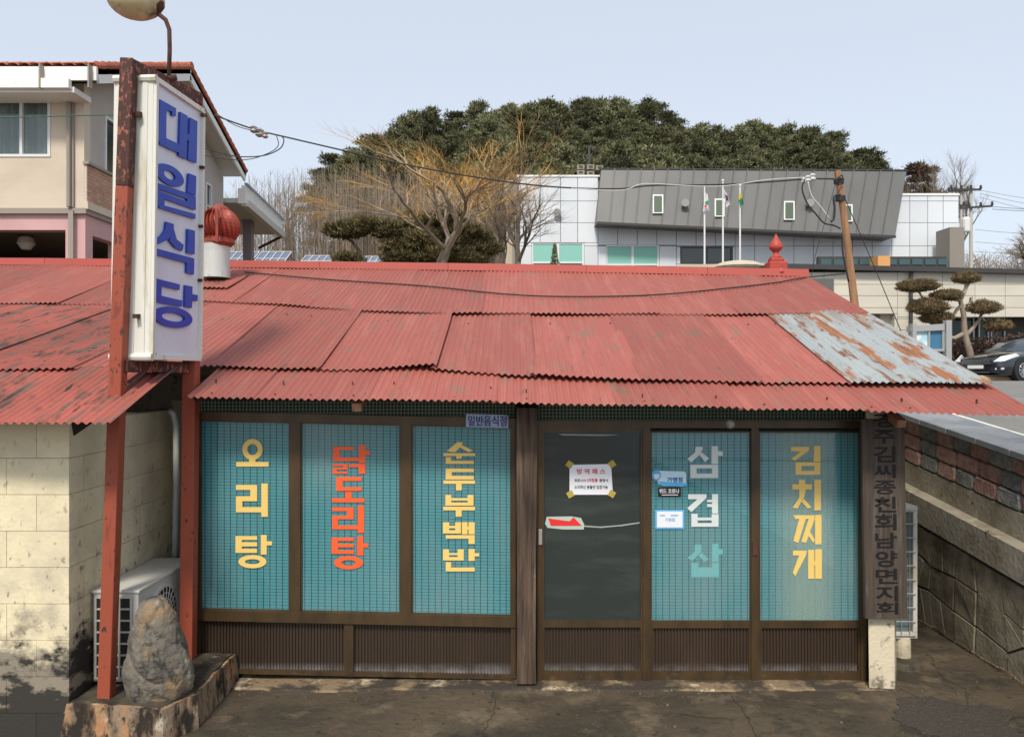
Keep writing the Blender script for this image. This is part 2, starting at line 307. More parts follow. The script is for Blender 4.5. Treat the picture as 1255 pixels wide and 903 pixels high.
M['needles_top'] = mat('clipped olive brown needles', (.20, .145, .075, 1), .9, 0, [((.12, .09, .05, 1), 3, .4, .65, 5)], spec=.15)
M['bark'] = mat('grey brown bark', (.13, .105, .08, 1), .95, 0, [((.24, .20, .155, 1), (6, 6, 1.5), .5, .7, 6)], bump=((20, 20, 4), .6, .02))
M['bark_pale'] = mat('pale winter bark', (.33, .265, .20, 1), .95, 0, [((.19, .15, .115, 1), (3, 3, 1), .45, .65, 5)])
M['twig_orange'] = mat('orange willow twigs', (.52, .30, .085, 1), .8, 0, [((.36, .25, .13, 1), .5, .44, .62, 4)])
M['twig_grey'] = mat('grey brown twigs', (.20, .155, .115, 1), .95, rnd=.1)
M['wood_far'] = mat('winter wood stems', (.27, .215, .16, 1), .95, 0, [((.17, .13, .095, 1), (.35, .35, .1), .42, .6, 4)])
M['hedge'] = mat('rusty hedge leaves', (.13, .06, .04, 1), .9, 0, [((.20, .10, .055, 1), 2.5, .5, .65, 4), ((.07, .045, .025, 1), 2, .45, .6, 4)])
M['car_paint'] = mat('dark navy car paint', (.010, .013, .022, 1), .22, .3, spec=.6, coat=1.0)
M['chrome'] = mat('chrome', (.65, .66, .68, 1), .15, .9)
M['lamp_glass'] = mat('bright headlamp lens', (.72, .75, .78, 1), .12, .2, spec=.8)
M['tyre'] = mat('rubber', (.018, .018, .018, 1), .85)
M['screen_glass'] = mat('car window glass', (.05, .065, .08, 1), .05, 0, spec=1.0)
M['cable_white'] = mat('white cable', (.55, .56, .55, 1), .6)
M['cable'] = mat('black cable', (.018, .02, .018, 1), .6)
M['pole_wood'] = mat('tan timber pole', (.36, .19, .10, 1), .85, 0, [((.22, .12, .065, 1), (25, 25, 2), .42, .64, 6)], bump=((40, 40, 2), .5, .01))
M['pole_conc'] = mat('pale concrete pole', (.46, .44, .38, 1), .9)
M['solar'] = mat('blue grey solar cells', (.11, .14, .20, 1), .25, 0, spec=.7)
M['flag_white'] = mat('white flag cloth', (.72, .72, .73, 1), .8)
M['flag_green'] = mat('green flag cloth', (.02, .25, .12, 1), .8)
M['flag_yellow'] = mat('yellow flag cloth', (.65, .55, .05, 1), .8)
M['flag_dark'] = mat('dark purple flag mark', (.06, .03, .10, 1), .8)
M['orange_box'] = mat('orange render', (.65, .33, .12, 1), .8)
M['mesh_green'] = mat('green transom mesh', (.20, .26, .17, 1), .7)
M['mesh_back'] = mat('dark green transom', (.008, .022, .016, 1), .6)

# ------------------------------------------------------------------ lettering
def strokes(mb, items, ox, oy, s, mapf, th):
    """rects (x0,y0,x1,y1), polygons [(x,y)...], rings ('o',cx,cy,rx,ry,irx,iry,skew)"""
    k = 0
    def put(q, k):
        front = [mapf(ox + x/s, oy + y/s, k) for x, y in q]
        back = [p + n for p, n in zip(front, [mapf.nrm*(-th)]*len(q))]
        mb.hexa(back, front)
    for it in items:
        off = (k % 4) * .0004; k += 1
        if isinstance(it, list): put(it, off)
        elif it[0] == 'o':
            _, cx, cy, rx, ry, ix, iy = it[:7]; sk = it[7] if len(it) > 7 else 0; n = 24
            for i in range(n):
                a = 2*pi*i/n; b = 2*pi*(i+1)/n
                pt = lambda A, B, t: (cx + A*cos(t), cy + B*sin(t) + sk*A*cos(t))
                put([pt(rx, ry, a), pt(rx, ry, b), pt(ix, iy, b), pt(ix, iy, a)], off)
        else:
            x0, y0, x1, y1 = it; put([(x0, y0), (x1, y0), (x1, y1), (x0, y1)], off)
class FlatMap:
    def __init__(s, d): s.d = d; s.nrm = Vector((0, -1, 0))
    def __call__(s, px, py, off): p = P(px, py, s.d); p.y -= off; return p
class PlaneMap:
    def __init__(s, a, b, c, out=.0):
        s.nrm = (b - a).cross(c - a).normalized()
        if s.nrm.x < 0: s.nrm.negate()
        s.o = a + s.nrm*out
    def __call__(s, px, py, off):
        cp = Vector((0, 0, CZ)); d = Vector(((px-CX)/F, 1, (HY-py)/F))
        o = s.o + s.nrm*off
        t = (o - cp).dot(s.nrm) / d.dot(s.nrm); return cp + d*t
def text_mb(mb, txt, x0, y0, x1, y1, d, off=.012, th=.0015, keep=False):
    """text in the built-in font fitted to a pixel box at depth d"""
    cu = bpy.data.curves.new("t", 'FONT'); cu.body = txt; cu.size = 1; cu.offset = off; cu.resolution_u = 3
    o = bpy.data.objects.new("t", cu); COL.objects.link(o)
    dg = bpy.context.evaluated_depsgraph_get(); me = bpy.data.meshes.new_from_object(o.evaluated_get(dg))
    vs_ = [v.co.copy() for v in me.vertices]; fs = [tuple(p.vertices) for p in me.polygons]
    bpy.data.objects.remove(o); bpy.data.curves.remove(cu); bpy.data.meshes.remove(me)
    if not vs_: return
    ax = min(v.x for v in vs_); bx = max(v.x for v in vs_); ay = min(v.y for v in vs_); by = max(v.y for v in vs_)
    X0, X1, Z0, Z1 = PX(x0, d), PX(x1, d), PZ(y1, d), PZ(y0, d)
    mb.add([(X0 + (v.x-ax)/(bx-ax)*(X1-X0), d, Z0 + (v.y-ay)/(by-ay)*(Z1-Z0)) for v in vs_], fs)

# ------------------------------------------------------------------ ground and terrain
def interp(pts, x):
    if x <= pts[0][0]: return pts[0][1]
    for (a, b), (c, d) in zip(pts, pts[1:]):
        if x <= c: return b + (d-b)*(x-a)/(c-a)
    return pts[-1][1]
def sst(a, b, x):
    t = max(0, min(1, (x-a)/(b-a))); return t*t*(3-2*t)
def upper(y): return 1.05 + .11*y if y < 9 else 2.04 + (min(y, 24)-9)*.0085
SIL = [(200, 330), (300, 290), (360, 235), (400, 190), (450, 165), (500, 152), (560, 135), (600, 124), (640, 132), (700, 128), (760, 120), (820, 132), (860, 146), (920, 150), (980, 158), (1040, 172), (1085, 196), (1110, 240), (1160, 330), (1400, 420)]
def terrain(x, y):
    h = upper(y)
    if y > 55:
        px = CX + F*x/y
        top = PZ(interp(SIL, px), 88) - 12.0
        h += max(0, top - h)*sst(58, 86, y)*(1 - .5*sst(95, 180, y))
    return h
mb = MB(); mb.box(-60, 4.0, -40, 14.2, -1.2, 0)
g = build('ground', mb, M['ground'], kind='structure')
# heightfield of the higher land behind and to the right
ys = [-40, -20, -8, 0, 3, 5, 7, 9, 11, 13.8, 14.2, 18, 22, 26, 32, 38, 45, 52, 58, 62, 66, 70, 74, 78, 82, 86, 90, 95, 105, 120, 150, 200, 320, 600, 1200]
mb = MB(); idx = {}
xs = [-900, -500, -300, -200, -150, -120] + [-100 + 5*i for i in range(19)] + [-3, 0, 4.0, 4.14, 8] + [10 + 5*i for i in range(19)] + [120, 150, 200, 300, 500, 900]
for j, y in enumerate(ys):
    for i, x in enumerate(xs):
        idx[i, j] = len(mb.v); mb.v.append((x, y, terrain(x, y) - .02))
for j in range(len(ys)-1):
    for i in range(len(xs)-1):
        if ys[j] < 13.8 and xs[i] < 4.1: continue
        if ys[j] < 13.8 and xs[i] >= 4.14 and xs[i] < 60: continue
        mb.f.append((idx[i, j], idx[i+1, j], idx[i+1, j+1], idx[i, j+1]))
build('terrain', mb, M['soil'], kind='structure', smooth=True)
# back bank that closes the step behind the restaurant
mb = MB(); mb.box(-60, 4.0, 14.21, 14.6, -1, 2.0); build('bank', mb, M['conc_dark'], kind='structure')
# road / parking surface (upper level)
mb = MB(); yy = [-40, -10, 0, 4, 6, 7.5, 9, 11, 14, 18, 22, 24, 27.4]
for a, b in zip(yy, yy[1:]):
    x0 = 4.62
    mb.add([(x0, a, upper(a)-.006), (62, a, upper(a)-.006), (62, b, upper(b)-.006), (x0, b, upper(b)-.006)], [(0, 1, 2, 3)])
build('road', mb, M['asphalt'], kind='structure', recalc=False)
mb = MB()
mb.add([(4.14, -40, upper(-40)-.02), (62, -40, upper(-40)-.02), (62, 9, upper(9)-.02), (4.14, 9, upper(9)-.02)], [(0, 1, 2, 3)])
mb.add([(4.14, 9, upper(9)-.02), (62, 9, upper(9)-.02), (62, 14.2, upper(14.2)-.02), (4.14, 14.2, upper(14.2)-.02)], [(0, 1, 2, 3)])
build('road_base', mb, M['soil'], kind='structure', recalc=False)
mb = MB()
for a, b in zip(yy[:9], yy[1:9]):
    x0 = 4.70 + .03*(a-6) if a > 0 else 4.6; x1 = 4.70 + .03*(b-6) if b > 0 else 4.6
    mb.add([(x0, a, upper(a)), (x0+.13, a, upper(a)), (x1+.13, b, upper(b)), (x1, b, upper(b))], [(0, 1, 2, 3)])
build('road_marking', mb, M['road_line'], kind='structure', recalc=False)

# asphalt patch, threshold and cracks on the lower ground
mb = MB(); pts = []
for k in range(60):
    a = 2*pi*k/60; r = 1 + .35*noise.noise(Vector((cos(a)*1.5, sin(a)*1.5, 2))) + .15*noise.noise(Vector((cos(a)*6, sin(a)*6, 2))); pts.append((3.12 + .40*r*cos(a), 5.42 + .33*r*sin(a)))
mb.hexa([(x, y, -.01) for x, y in pts], [(x, y, .006) for x, y in pts]); build('ground_patch', mb, M['patch'], kind='structure')
mb = MB(); n = 90; X0, X1 = -2.16, 2.95
front = []
for i in range(n+1):
    x = X0 + (X1-X0)*i/n; front.append((x, 5.90 + .05*noise.noise(Vector((x*1.7, 3, 0))) + .03*noise.noise(Vector((x*9, 1, 0)))))
for (xa, ya), (xb, yb) in zip(front, front[1:]):
    za = .012 + .006*noise.noise(Vector((xa*4, 0, 0))); zb = .012 + .006*noise.noise(Vector((xb*4, 0, 0)))
    mb.add([(xa, ya, -.005), (xb, yb, -.005), (xb, yb+.02, zb), (xa, ya+.02, za), (xb, 6.3, zb+.006), (xa, 6.3, za+.006)], [(0, 1, 2, 3), (3, 2, 4, 5)])
build('threshold', mb, M['sill_conc'], kind='structure', recalc=False)
def crack(pts, wd=.006):
    mb = MB(); q = []
    for (ax, ay), (bx, by) in zip(pts, pts[1:]):
        L = sqrt((bx-ax)**2+(by-ay)**2); m = max(2, int(L/.04))
        for i in range(m):
            t = i/m; x = ax+(bx-ax)*t; y = ay+(by-ay)*t
            q.append((x + .03*noise.noise(Vector((x*14, y*14, 0))), y + .03*noise.noise(Vector((x*14, y*14, 5)))))
    for (ax, ay), (bx, by) in zip(q, q[1:]):
        d = Vector((bx-ax, by-ay)); 
        if d.length < 1e-6: continue
        nx, ny = -d.y/d.length*wd/2, d.x/d.length*wd/2
        mb.add([(ax-nx, ay-ny, .004), (bx-nx, by-ny, .004), (bx+nx, by+ny, .004), (ax+nx, ay+ny, .004)], [(0, 1, 2, 3)])
    return mb
mb = MB()
for pts in ([(1.65, 5.9), (1.68, 5.5), (1.62, 5.0), (1.7, 4.4)], [(3.0, 5.95), (3.15, 5.6), (3.3, 5.3), (3.2, 4.8)], [(3.15, 5.6), (3.6, 5.45), (4.0, 5.5)], [(-.15, 5.9), (-.12, 5.6), (-.2, 5.2), (-.1, 4.6)], [(3.6, 6.6), (3.45, 6.2), (3.5, 5.9), (3.3, 5.6)], [(1.2, 5.5), (1.62, 5.42)]):
    c = crack(pts, .005); mb.add(c.v, c.f)
build('ground_cracks', mb, M['joint'], kind='structure', recalc=False)
mb = MB()
for i in range(260):
    if R.random() < .6: x, y = R.uniform(-2.1, 3.6), 5.95 - abs(R.gauss(0, .12))
    else: x, y = R.uniform(-2.1, 3.9), R.uniform(4.9, 6.8)
    if y > 5.98 and x < 3.15: continue
    s_ = R.uniform(.002, .006)*(2 if R.random() < .1 else 1); a = R.uniform(0, 6.28)
    q = [(x+s_*cos(a+k*2.09)*R.uniform(.7, 1.3), y+s_*sin(a+k*2.09)*R.uniform(.7, 1.3)) for k in range(3)]
    mb.hexa([(u, v, .0) for u, v in q], [(x+(u-x)*.6, y+(v-y)*.6, .004+s_*.7) for u, v in q])
build('grit', mb, mat('brown grit', (.15, .12, .08, 1), .9), kind='stuff', recalc=False)

# ------------------------------------------------------------------ RESTAURANT
DF = 6.10                                    # depth of the shop front
rest = thing('restaurant', 'single storey restaurant with red corrugated roof and turquoise shop windows', 'restaurant', (0.3, DF, 0))
def DR(py): return 2.172/(.3476 - (HY-py)/F)
def RP(px, py):  return P(px, py, DR(py))
J1 = [(-400, 372), (0, 376), (135, 378), (250, 373), (345, 377), (440, 384), (545, 389), (700, 388), (900, 390), (1050, 388)]
J2 = [(-60, 452), (240, 452), (330, 455), (520, 456), (600, 461), (700, 468), (900, 472), (1200, 476)]
JE = [(150, 485), (210, 486), (640, 493), (1000, 502), (1300, 510)]
JR = [(-400, 326), (0, 327), (250, 330), (480, 333), (800, 338), (985, 342)]
def yline(line, X):                          # depth on the roof plane of a joint line at world X
    d = 7.0
    for _ in range(12):
        px = CX + F*X/d; d = DR(interp(line, px))
    return d
def zplane(d): return 2.19 + .3476*(d-5.5)
PITCH = .0535
roof_mb = MB()                                # rafters and purlins underneath
for x in [-7.5 + .9*i for i in range(13)]:
    if x < -2.6: roof_mb.beam((x, 5.2, 2.06), (x, 9.6, 3.44), .07, .09)
    elif x < 3.5: roof_mb.beam((x, 6.16, zplane(6.16)-.10), (x, 9.6, zplane(9.6)-.12), .07, .09)
roof_mb.box(-8, 3.5, 9.6, 9.75, 3.3, 3.5)
roof_mb.box(-2.4, 3.5, 5.80, 5.84, 2.235, 2.268)
roof = build('roof', roof_mb, M['dark_under'], rest)
def sheet(xa, xb, top, bot, lift=.0, tilt=None, curl=None, amp=.0085, m=None, parent=None, seg=5, label=None, sag=.012):
    """corrugated sheet between world X xa..xb; top/bot = functions X -> (y,z)"""
    mb = MB(); n = max(6, int(round((xb-xa)/PITCH*6))); base = R.random()*10
    tilt = R.uniform(0, .012) if tilt is None else tilt; curl = R.uniform(.004, .020) if curl is None else curl
    for j in range(seg+1):
        t = j/seg
        for i in range(n+1):
            x = xa + (xb-xa)*i/n; (ya, za), (yb, zb) = top(x), bot(x)
            y = ya + (yb-ya)*t; z = za + (zb-za)*t
            z += lift + tilt*(i/n)**2 + curl*t**3*(.6+.4*sin(x*2.3+base)) + amp*cos(2*pi*x/PITCH) + sag*noise.noise(Vector((x*1.1, y*1.1, base)))*1.0
            mb.v.append((x, y, z))
    for j in range(seg):
        for i in range(n):
            a = j*(n+1)+i; mb.f.append((a, a+n+1, a+n+2, a+1))
    return build('roof_sheet', mb, m or M['roof_red'], roof, smooth=True, recalc=False, label=label)
def fR(x): d = yline(JR, x); return (d, zplane(d))
def f1(x): d = yline(J1, x); return (d, zplane(d))
def f2(x): d = yline(J2, x); return (d, zplane(d))
def fE(x): d = yline(JE, x); return (d, zplane(d))
def f2u(x): d = yline(J2, x)+.14; return (d, zplane(d))
def f1u(x): d = yline(J1, x)+.14; return (d, zplane(d))
def f2L(x): return (5.66, 2.455)              # the left wing sits a little higher
def f2Lu(x): return (5.78, 2.490)
def fEL(x): return (4.80 + .015*sin(x*3), 2.125)
# ridge row
xs1 = [-8.1, -6.9, -5.9, -4.9, -3.95, -3.05, -2.2, -1.25, -.35, .55, 1.45, 2.3, 3.02, 3.66]
for a, b in zip(xs1, xs1[1:]): sheet(a, b+.05 if b < 3.6 else b, fR, f1, lift=.030 + R.uniform(-.003, .006), m=M['roof_red'])
# middle row
X_a = PX(383, DR(450)); X_b = PX(522, DR(455))
xs2 = [-8.1, -7.0, -6.0, -5.1, -4.2, -3.3]
for a, b in zip(xs2, xs2[1:]): sheet(a, b+.05, f1u, f2L, lift=.012 + R.uniform(-.003, .008), m=M['roof_old'] if R.random() < .6 else M['roof_red'])
def fmix(x): 
    t = max(0, min(1, (x+3.3)/.75)); A = f2L(x); B = f2(x); return (A[0]+(B[0]-A[0])*t, A[1]+(B[1]-A[1])*t)
sheet(-3.3, -2.5, f1u, fmix, lift=.012, seg=6)
xs3 = [-2.55, -1.60, -.66, .14, 1.0, 1.9, 2.62]
lf = [.014, .016, .018, .013, .017, .012, .014]
tl = [.024, .036, .01, .006, .01, .004, .01]; cl_ = [.02, .036, .04, .03, .016, .01, .01]
for i, (a, b) in enumerate(zip(xs3, xs3[1:])): sheet(a, b+.05, f1u, f2, lift=lf[i], sag=.018, tilt=tl[i], curl=cl_[i])
sheet(2.60, 3.67, f1u, lambda x: (f2(x)[0]-.02, f2(x)[1]-.007), lift=.036, m=M['galv'], label='galvanised roof sheet with bare grey metal and orange rust')
# eave row
xe = [-2.42, -1.95, -1.05, -.15, .75, 1.62, 2.5, 3.3, 3.70]
for a, b in zip(xe, xe[1:]): sheet(a, b+.04 if b < 3.6 else b, f2u, fE, lift=-.004 + R.uniform(-.002, .004), seg=3, m=M['roof_red'], tilt=.006, curl=.004)
xl = [-8.1, -7.1, -6.2, -5.3, -4.4, -3.45, -2.50]
for a, b in zip(xl, xl[1:]): sheet(a, b+.04 if b < -2.6 else b, f2Lu, fEL, lift=.0, seg=4, m=M['roof_old'])
# old brown sheet under the ventilator
sheet(PX(245, 9.4), PX(300, 9.4), lambda x: (9.62, zplane(9.62)), lambda x: (8.85, zplane(8.85)), lift=.05, m=M['roof_old'], seg=3, label='brown weathered flashing sheet under the ventilator')
# rear slope
for a, b in zip(xs1[::3], xs1[3::3]+[3.66]):
    if b > a: sheet(a, b, lambda x: (13.9, 2.35), lambda x: (fR(x)[0]+.06, fR(x)[1]), lift=.0, seg=2)
# ridge cap pieces
xc = [-8.1, -6.2, -4.35, -2.5, -.82, .95, 2.45, 3.68]
for a, b in zip(xc, xc[1:]):
    mb = MB(); b2 = b-.004
    (ya, za), (yb, zb) = fR(a), fR(b)
    h = .128
    prof = lambda y, z: [(y-.02, z+.035), (y-.005, z+h), (y+.16, z+h+.01), (y+.20, z+.02), (y+.18, z+.02), (y+.15, z+h-.01), (y+.005, z+h-.012), (y-.01, z+.035)]
    mb.hexa([(a, p, q) for p, q in prof(ya, za)], [(b2, p, q) for p, q in prof(yb, zb)])
    build('ridge_cap', mb, M['red_cap'], roof)
mb = MB()
for line, off, st in ((JR, -.12, .27), (J1, -.10, .27), (J1, .30, .27), (J2, -.10, .27), (J2, .30, .27), (JE, .06, .27)):
    x = -2.3
    while x < 3.6:
        xx = round(x/PITCH)*PITCH + R.choice([0, 0, PITCH]); y = yline(line, xx) - (off if line is not JE else -off) ; z = zplane(y)
        mb.box(xx-.005, xx+.005, y-.006, y+.006, z+.0, z+.016 + (.018 if line is not JE else 0)); x += st*R.choice([1, 1, 2, 3])
build('roof_screw', mb, M['rust'], roof, kind='stuff')
# rafter ends peeping under the eave
for px, py in ((437, 499), (1105, 519), (895, 518)):
    mb = MB()
    if px == 895: mb.ell(P(px, py+1, 5.7), (.032, .032, .036), 10, 8); build('lamp_socket', mb, M['conc'], rest, smooth=True)
    else: mb.beam(P(px, py, 5.72), P(px, py, 5.72)+Vector((0, .5, .17)), .07, .06); build('rafter_end', mb, M['pole_wood'], roof)

# walls -------------------------------------------------------------
mb = MB(); mb.box(2.98, 3.10, 6.22, 9.7, 0, 2.25); mb.add([(2.98, 9.7, 0), (3.10, 9.7, 0), (3.10, 9.7, 3.4), (2.98, 9.7, 3.4)], [(0, 1, 2, 3)])
mb.hexa([(2.98, 6.3, 2.25), (3.10, 6.3, 2.25), (3.10, 13.6, 2.25), (2.98, 13.6, 2.25)], [(2.98, 7.2, 2.65), (3.10, 7.2, 2.65), (3.10, 10.0, 3.45), (2.98, 10.0, 3.45)])
mb.box(2.98, 3.10, 9.70, 13.6, 0, 2.25); mb.box(-7.9, 2.98, 13.5, 13.6, 0, 2.25); mb.box(-8, -7.9, 5.2, 13.6, 0, 2.3)
mb.box(-7.9, 2.98, 7.2, 7.26, 0, 2.6)
build('wall', mb, M['cream_post'], rest)
# block wall of the left wing, laid block by block
BX, BD, CH = -2.97, 5.16, .244
mb = MB(); mb.box(-7.9, BX-.012, BD+.012, BD+.19, 0, 2.12); mb.box(BX-.19, BX-.012, BD+.19, 6.9, 0, 2.12); mb.box(BX-.012, -2.5, 6.75, 6.9, 0, 2.2)
bw = build('block_wall', mb, M['mortar'], rest)
zt = 2.115; nblk = 0; meshes = {}
for r in range(9):
    z1 = zt - r*CH; z0 = z1 - CH
    if r == 8: z0 = 0
    x = BX - (0 if r % 2 else .22)
    def blk(x0, x1, y0, y1):
        j = R.uniform(-.002, .002); mb = MB(); mb.box(x0+.0012, x1-.0012, y0+j, y1-.003+j, z0+.0018, z1-.0018)
        build('block', mb, M['cream_wall'], bw)
    xr = BX
    lens = [.22, .42, .42, .42, .42, .42] if r % 2 == 0 else [.42]*6
    for L in lens:
        if xr-L < -5.4: break
        blk(xr-L, xr, BD, BD+.18); xr -= L
    y = BD+.18 if r % 2 == 0 else BD+.18
    lens = [.24, .42, .42, .42, .22] if r % 2 == 0 else [.42, .42, .42, .42]
    for L in lens:
        y1 = min(y+L, 6.75); mb = MB(); j = R.uniform(-.002, .002)
        mb.box(BX-.15, BX+j, y+.0012, y1-.0012, z0+.0018, z1-.0018); build('block', mb, M['cream_wall'], bw); y = y1
        if y >= 6.75: break
# pale drain pipe at the wing's inner corner
mb = MB(); mb.tube([P(207, 503, 6.5), P(213, 507, 6.5), P(216, 520, 6.5), P(216, 600, 6.5), P(214, 700, 6.5)], .028, 8); build('drain_pipe', mb, M['zinc'], rest, smooth=True)

# shop front --------------------------------------------------------
def yl(y, px): return y + .0215*(px-436) if px < 640 else y      # the left bays sag to the right
def lbar(mb, x0, y0, x1, y1, d, th):
    mb.prism([(x0, yl(y0, x0)), (x1, yl(y0, x1)), (x1, yl(y1, x1)), (x0, yl(y1, x0))], d, th)
frame = MB()
lbar(frame, 241, 508, 632, 518, DF-.03, .07)      # head left (centre values)
lbar(frame, 241, 751, 632, 764, DF-.04, .08)      # sill rail left
for x0, x1 in ((241, 245), (356, 368), (491, 504), (627, 632)): lbar(frame, x0, 518, x1, 751, DF-.025, .06)
for x0, x1 in ((241, 244), (422, 433), (626, 632)): lbar(frame, x0, 764, x1, 826, DF-.025, .06)
lbar(frame, 241, 822.5, 632, 828, DF-.02, .05)
frame.fb(658, 515, 1062, 524, DF-.03, .07)
for x0, x1 in ((658, 664), (788, 797), (921, 930), (1055, 1062)): frame.fb(x0, 524, x1, 834, DF-.032, .07)
frame.fb(664, 834, 1055, 838, DF-.02, .08)
build('window_frame', frame, M['bronze'], rest)
# small grooves of the sliding frames
# transom: dark pane with real wire grid
mb = MB(); mb.fb(245, 480, 632, 511, DF+.05, .02); mb.fb(658, 480, 1062, 517, DF+.05, .02); tr = build('transom', mb, M['mesh_back'], rest)
mb = MB()
for i in range(90):
    x = 246 + i*4.3
    if x < 632: mb.fb(x, 482, x+1.0, 511, DF+.03, .004)
for i in range(94):
    x = 660 + i*4.3
    if x < 1060: mb.fb(x, 482, x+1.0, 517, DF+.03, .004)
for j in range(8):
    y = 484 + j*4.2; 
    mb.fb(246, y, 632, y+.9, DF+.035, .004); mb.fb(660, y, 1060, y+.9, DF+.035, .004)
build('wire_grid', mb, M['mesh_green'], tr, kind='stuff')

def window(x0, y0, x1, y1, letters, bright=0):
    wn = MB()          # slim sash round the pane
    for a, b, c, d in ((x0, y0, x1, y0+2.0), (x0, y1-2.2, x1, y1), (x0, y0+2.0, x0+1.8, y1-2.2), (x1-1.8, y0+2.0, x1, y1-2.2)): lbar(wn, a, b, c, d, DF-.012, .03)
    wo = build('window', wn, M['bronze'], rest)
    g = MB(); lbar(g, x0+1.6, y0+1.8, x1-1.6, y1-2, DF+.001, .002); build('glass_pane', g, M['glass'], wo)
    b = MB(); lbar(b, x0-2, y0-2, x1+2, y1+4, DF+.030, .01); build('blind_backing', b, M['blind_back'], wo)
    b = MB(); y = y0+1
    while y < y1-1:
        lbar(b, x0+.5, y, x1-.5, y+3.45, DF+.0080 + R.uniform(-.0005, .0005), .003); y += 3.93
    build('blind', b, M['blind'], wo, kind='stuff')
    b = MB(); x = x0 + R.uniform(3, 7)
    while x < x1-2:
        dx = R.uniform(-.5, .5)
        b.prism([(x, yl(y0, x)), (x+.70, yl(y0, x)), (x+.70+dx, yl(y1, x)), (x+dx, yl(y1, x))], DF+.0060, .0012); x += 8.05 + R.uniform(-.5, .5)
    build('blind_cord', b, M['cord'], wo, kind='stuff')
    for items, ox, oy, s, mt, dd, cutsy in letters:
        groups = {}
        for it in items:
            yc = sum(p[1] for p in it)/len(it) if isinstance(it, list) else (it[2] if it[0] == 'o' else (it[1]+it[3])/2)
            groups.setdefault(sum(yc > c for c in cutsy), []).append(it)
        for k in sorted(groups):
            lb = MB(); strokes(lb, groups[k], ox, oy, s, FlatMap(dd), .0003); build('letter', lb, M[mt], wo)
    return wo
DL = DF - .0005; DLb = DF + .0165
L1 = [('o', 306, 155, 55, 57, 28, 30), (288, 208, 322, 224), (219, 222, 393, 247),
      (217, 346, 331, 373), (294, 373, 331, 408), (217, 407, 331, 434), (217, 434, 252, 466), (217, 466, 354, 494), (354, 338, 389, 518),
      (214, 622, 248, 713), (248, 622, 331, 643), (248, 655, 331, 678), (248, 690, 331, 713), (351, 616, 383, 722), (383, 650, 412, 672), ('o', 306, 760, 76, 36, 41, 13)]
L2 = [(142, 84, 268, 104), (142, 104, 182, 152), (142, 150, 300, 172), (300, 75, 340, 183), (340, 108, 368, 132),
      (140, 190, 232, 203), (205, 203, 232, 213), (140, 212, 232, 224), (140, 224, 165, 240), (140, 238, 232, 250), (242, 190, 340, 210), (300, 210, 340, 250),
      (160, 270, 318, 295), (160, 295, 200, 333), (160, 332, 318, 356), (217, 362, 256, 400), (135, 400, 335, 426),
      (136, 456, 268, 480), (228, 480, 268, 508), (136, 508, 268, 530), (136, 530, 172, 568), (136, 568, 292, 592), (292, 446, 332, 614),
      (132, 642, 172, 742), (172, 642, 270, 663), (172, 680, 270, 702), (172, 720, 270, 742), (290, 634, 328, 752), (328, 678, 358, 702), ('o', 237, 797, 90, 41, 44, 17)]
L3 = [[(203, 56), (236, 56), (232, 75), (190, 118), (138, 112)], [(218, 88), (236, 76), (300, 108), (272, 117)], (118, 124, 313, 141), (197, 141, 230, 157), (132, 148, 165, 170), (132, 170, 305, 190),
      (132, 218, 305, 240), (132, 240, 168, 263), (132, 263, 305, 285), (118, 291, 312, 312), (195, 312, 230, 352),
      (130, 380, 166, 446), (267, 380, 303, 446), (166, 400, 267, 415), (166, 427, 267, 446), (117, 452, 312, 475), (193, 475, 230, 514),
      (115, 548, 153, 617), (190, 548, 226, 617), (153, 570, 190, 585), (153, 598, 190, 617), (231, 548, 266, 622), (272, 548, 310, 622), (266, 575, 272, 592), (132, 627, 310, 649), (272, 649, 310, 682),
      (115, 714, 152, 783), (205, 714, 243, 783), (152, 738, 205, 750), (152, 762, 205, 783), (272, 712, 310, 786), (310, 738, 338, 758), (132, 793, 165, 826), (132, 826, 310, 850)]
L4 = [[(155, 80), (195, 80), (195, 95), (180, 125), (130, 170), (106, 150), (150, 115)], [(178, 128), (190, 112), (233, 148), (210, 168)], (247, 76, 285, 180), (285, 106, 313, 133),
      (124, 184, 286, 205), (124, 205, 160, 236), (250, 205, 286, 236), (124, 236, 286, 262)]
L4b = [[(112, 356), (218, 356), (218, 378), (130, 460), (106, 437), (165, 385), (112, 385)], (222, 388, 250, 402), (222, 413, 250, 430), (250, 355, 285, 468),
      (130, 470, 166, 545), (248, 472, 288, 545), (166, 492, 248, 508), (166, 524, 248, 545)]
L4c = [[(150, 648), (188, 648), (188, 690), (135, 745), (108, 725), (150, 690)], [(172, 715), (188, 695), (232, 735), (205, 748)], (250, 645, 288, 750), (288, 675, 312, 705), (130, 755, 170, 838), (250, 755, 290, 838), (170, 780, 250, 838)]
L5 = [[(91, 80), (198, 80), (198, 100), (115, 162), (94, 148), (150, 108), (91, 104)], (225, 75, 264, 166), (118, 170, 264, 192), (118, 192, 153, 220), (228, 192, 264, 220), (118, 220, 264, 243),
      (138, 272, 175, 298), (100, 298, 214, 328), [(140, 328), (178, 328), (172, 365), (130, 440), (102, 434), (140, 375)], [(152, 398), (168, 382), (212, 432), (190, 440)], (228, 272, 267, 450),
      [(106, 478), (230, 478), (230, 500), (118, 500)], [(140, 500), (178, 500), (135, 640), (106, 628)], [(195, 500), (230, 500), (180, 640), (152, 632)], [(190, 592), (205, 575), (231, 622), (222, 640)], (233, 476, 270, 648),
      [(104, 684), (184, 684), (180, 712), (118, 832), (102, 812), (140, 712), (104, 712)], (192, 680, 228, 848), (233, 676, 272, 848), (228, 745, 233, 768)]
window(245, 518, 356, 751, [(L1, 240, 515, 4.408, 'yellow', DL, (280, 570))])
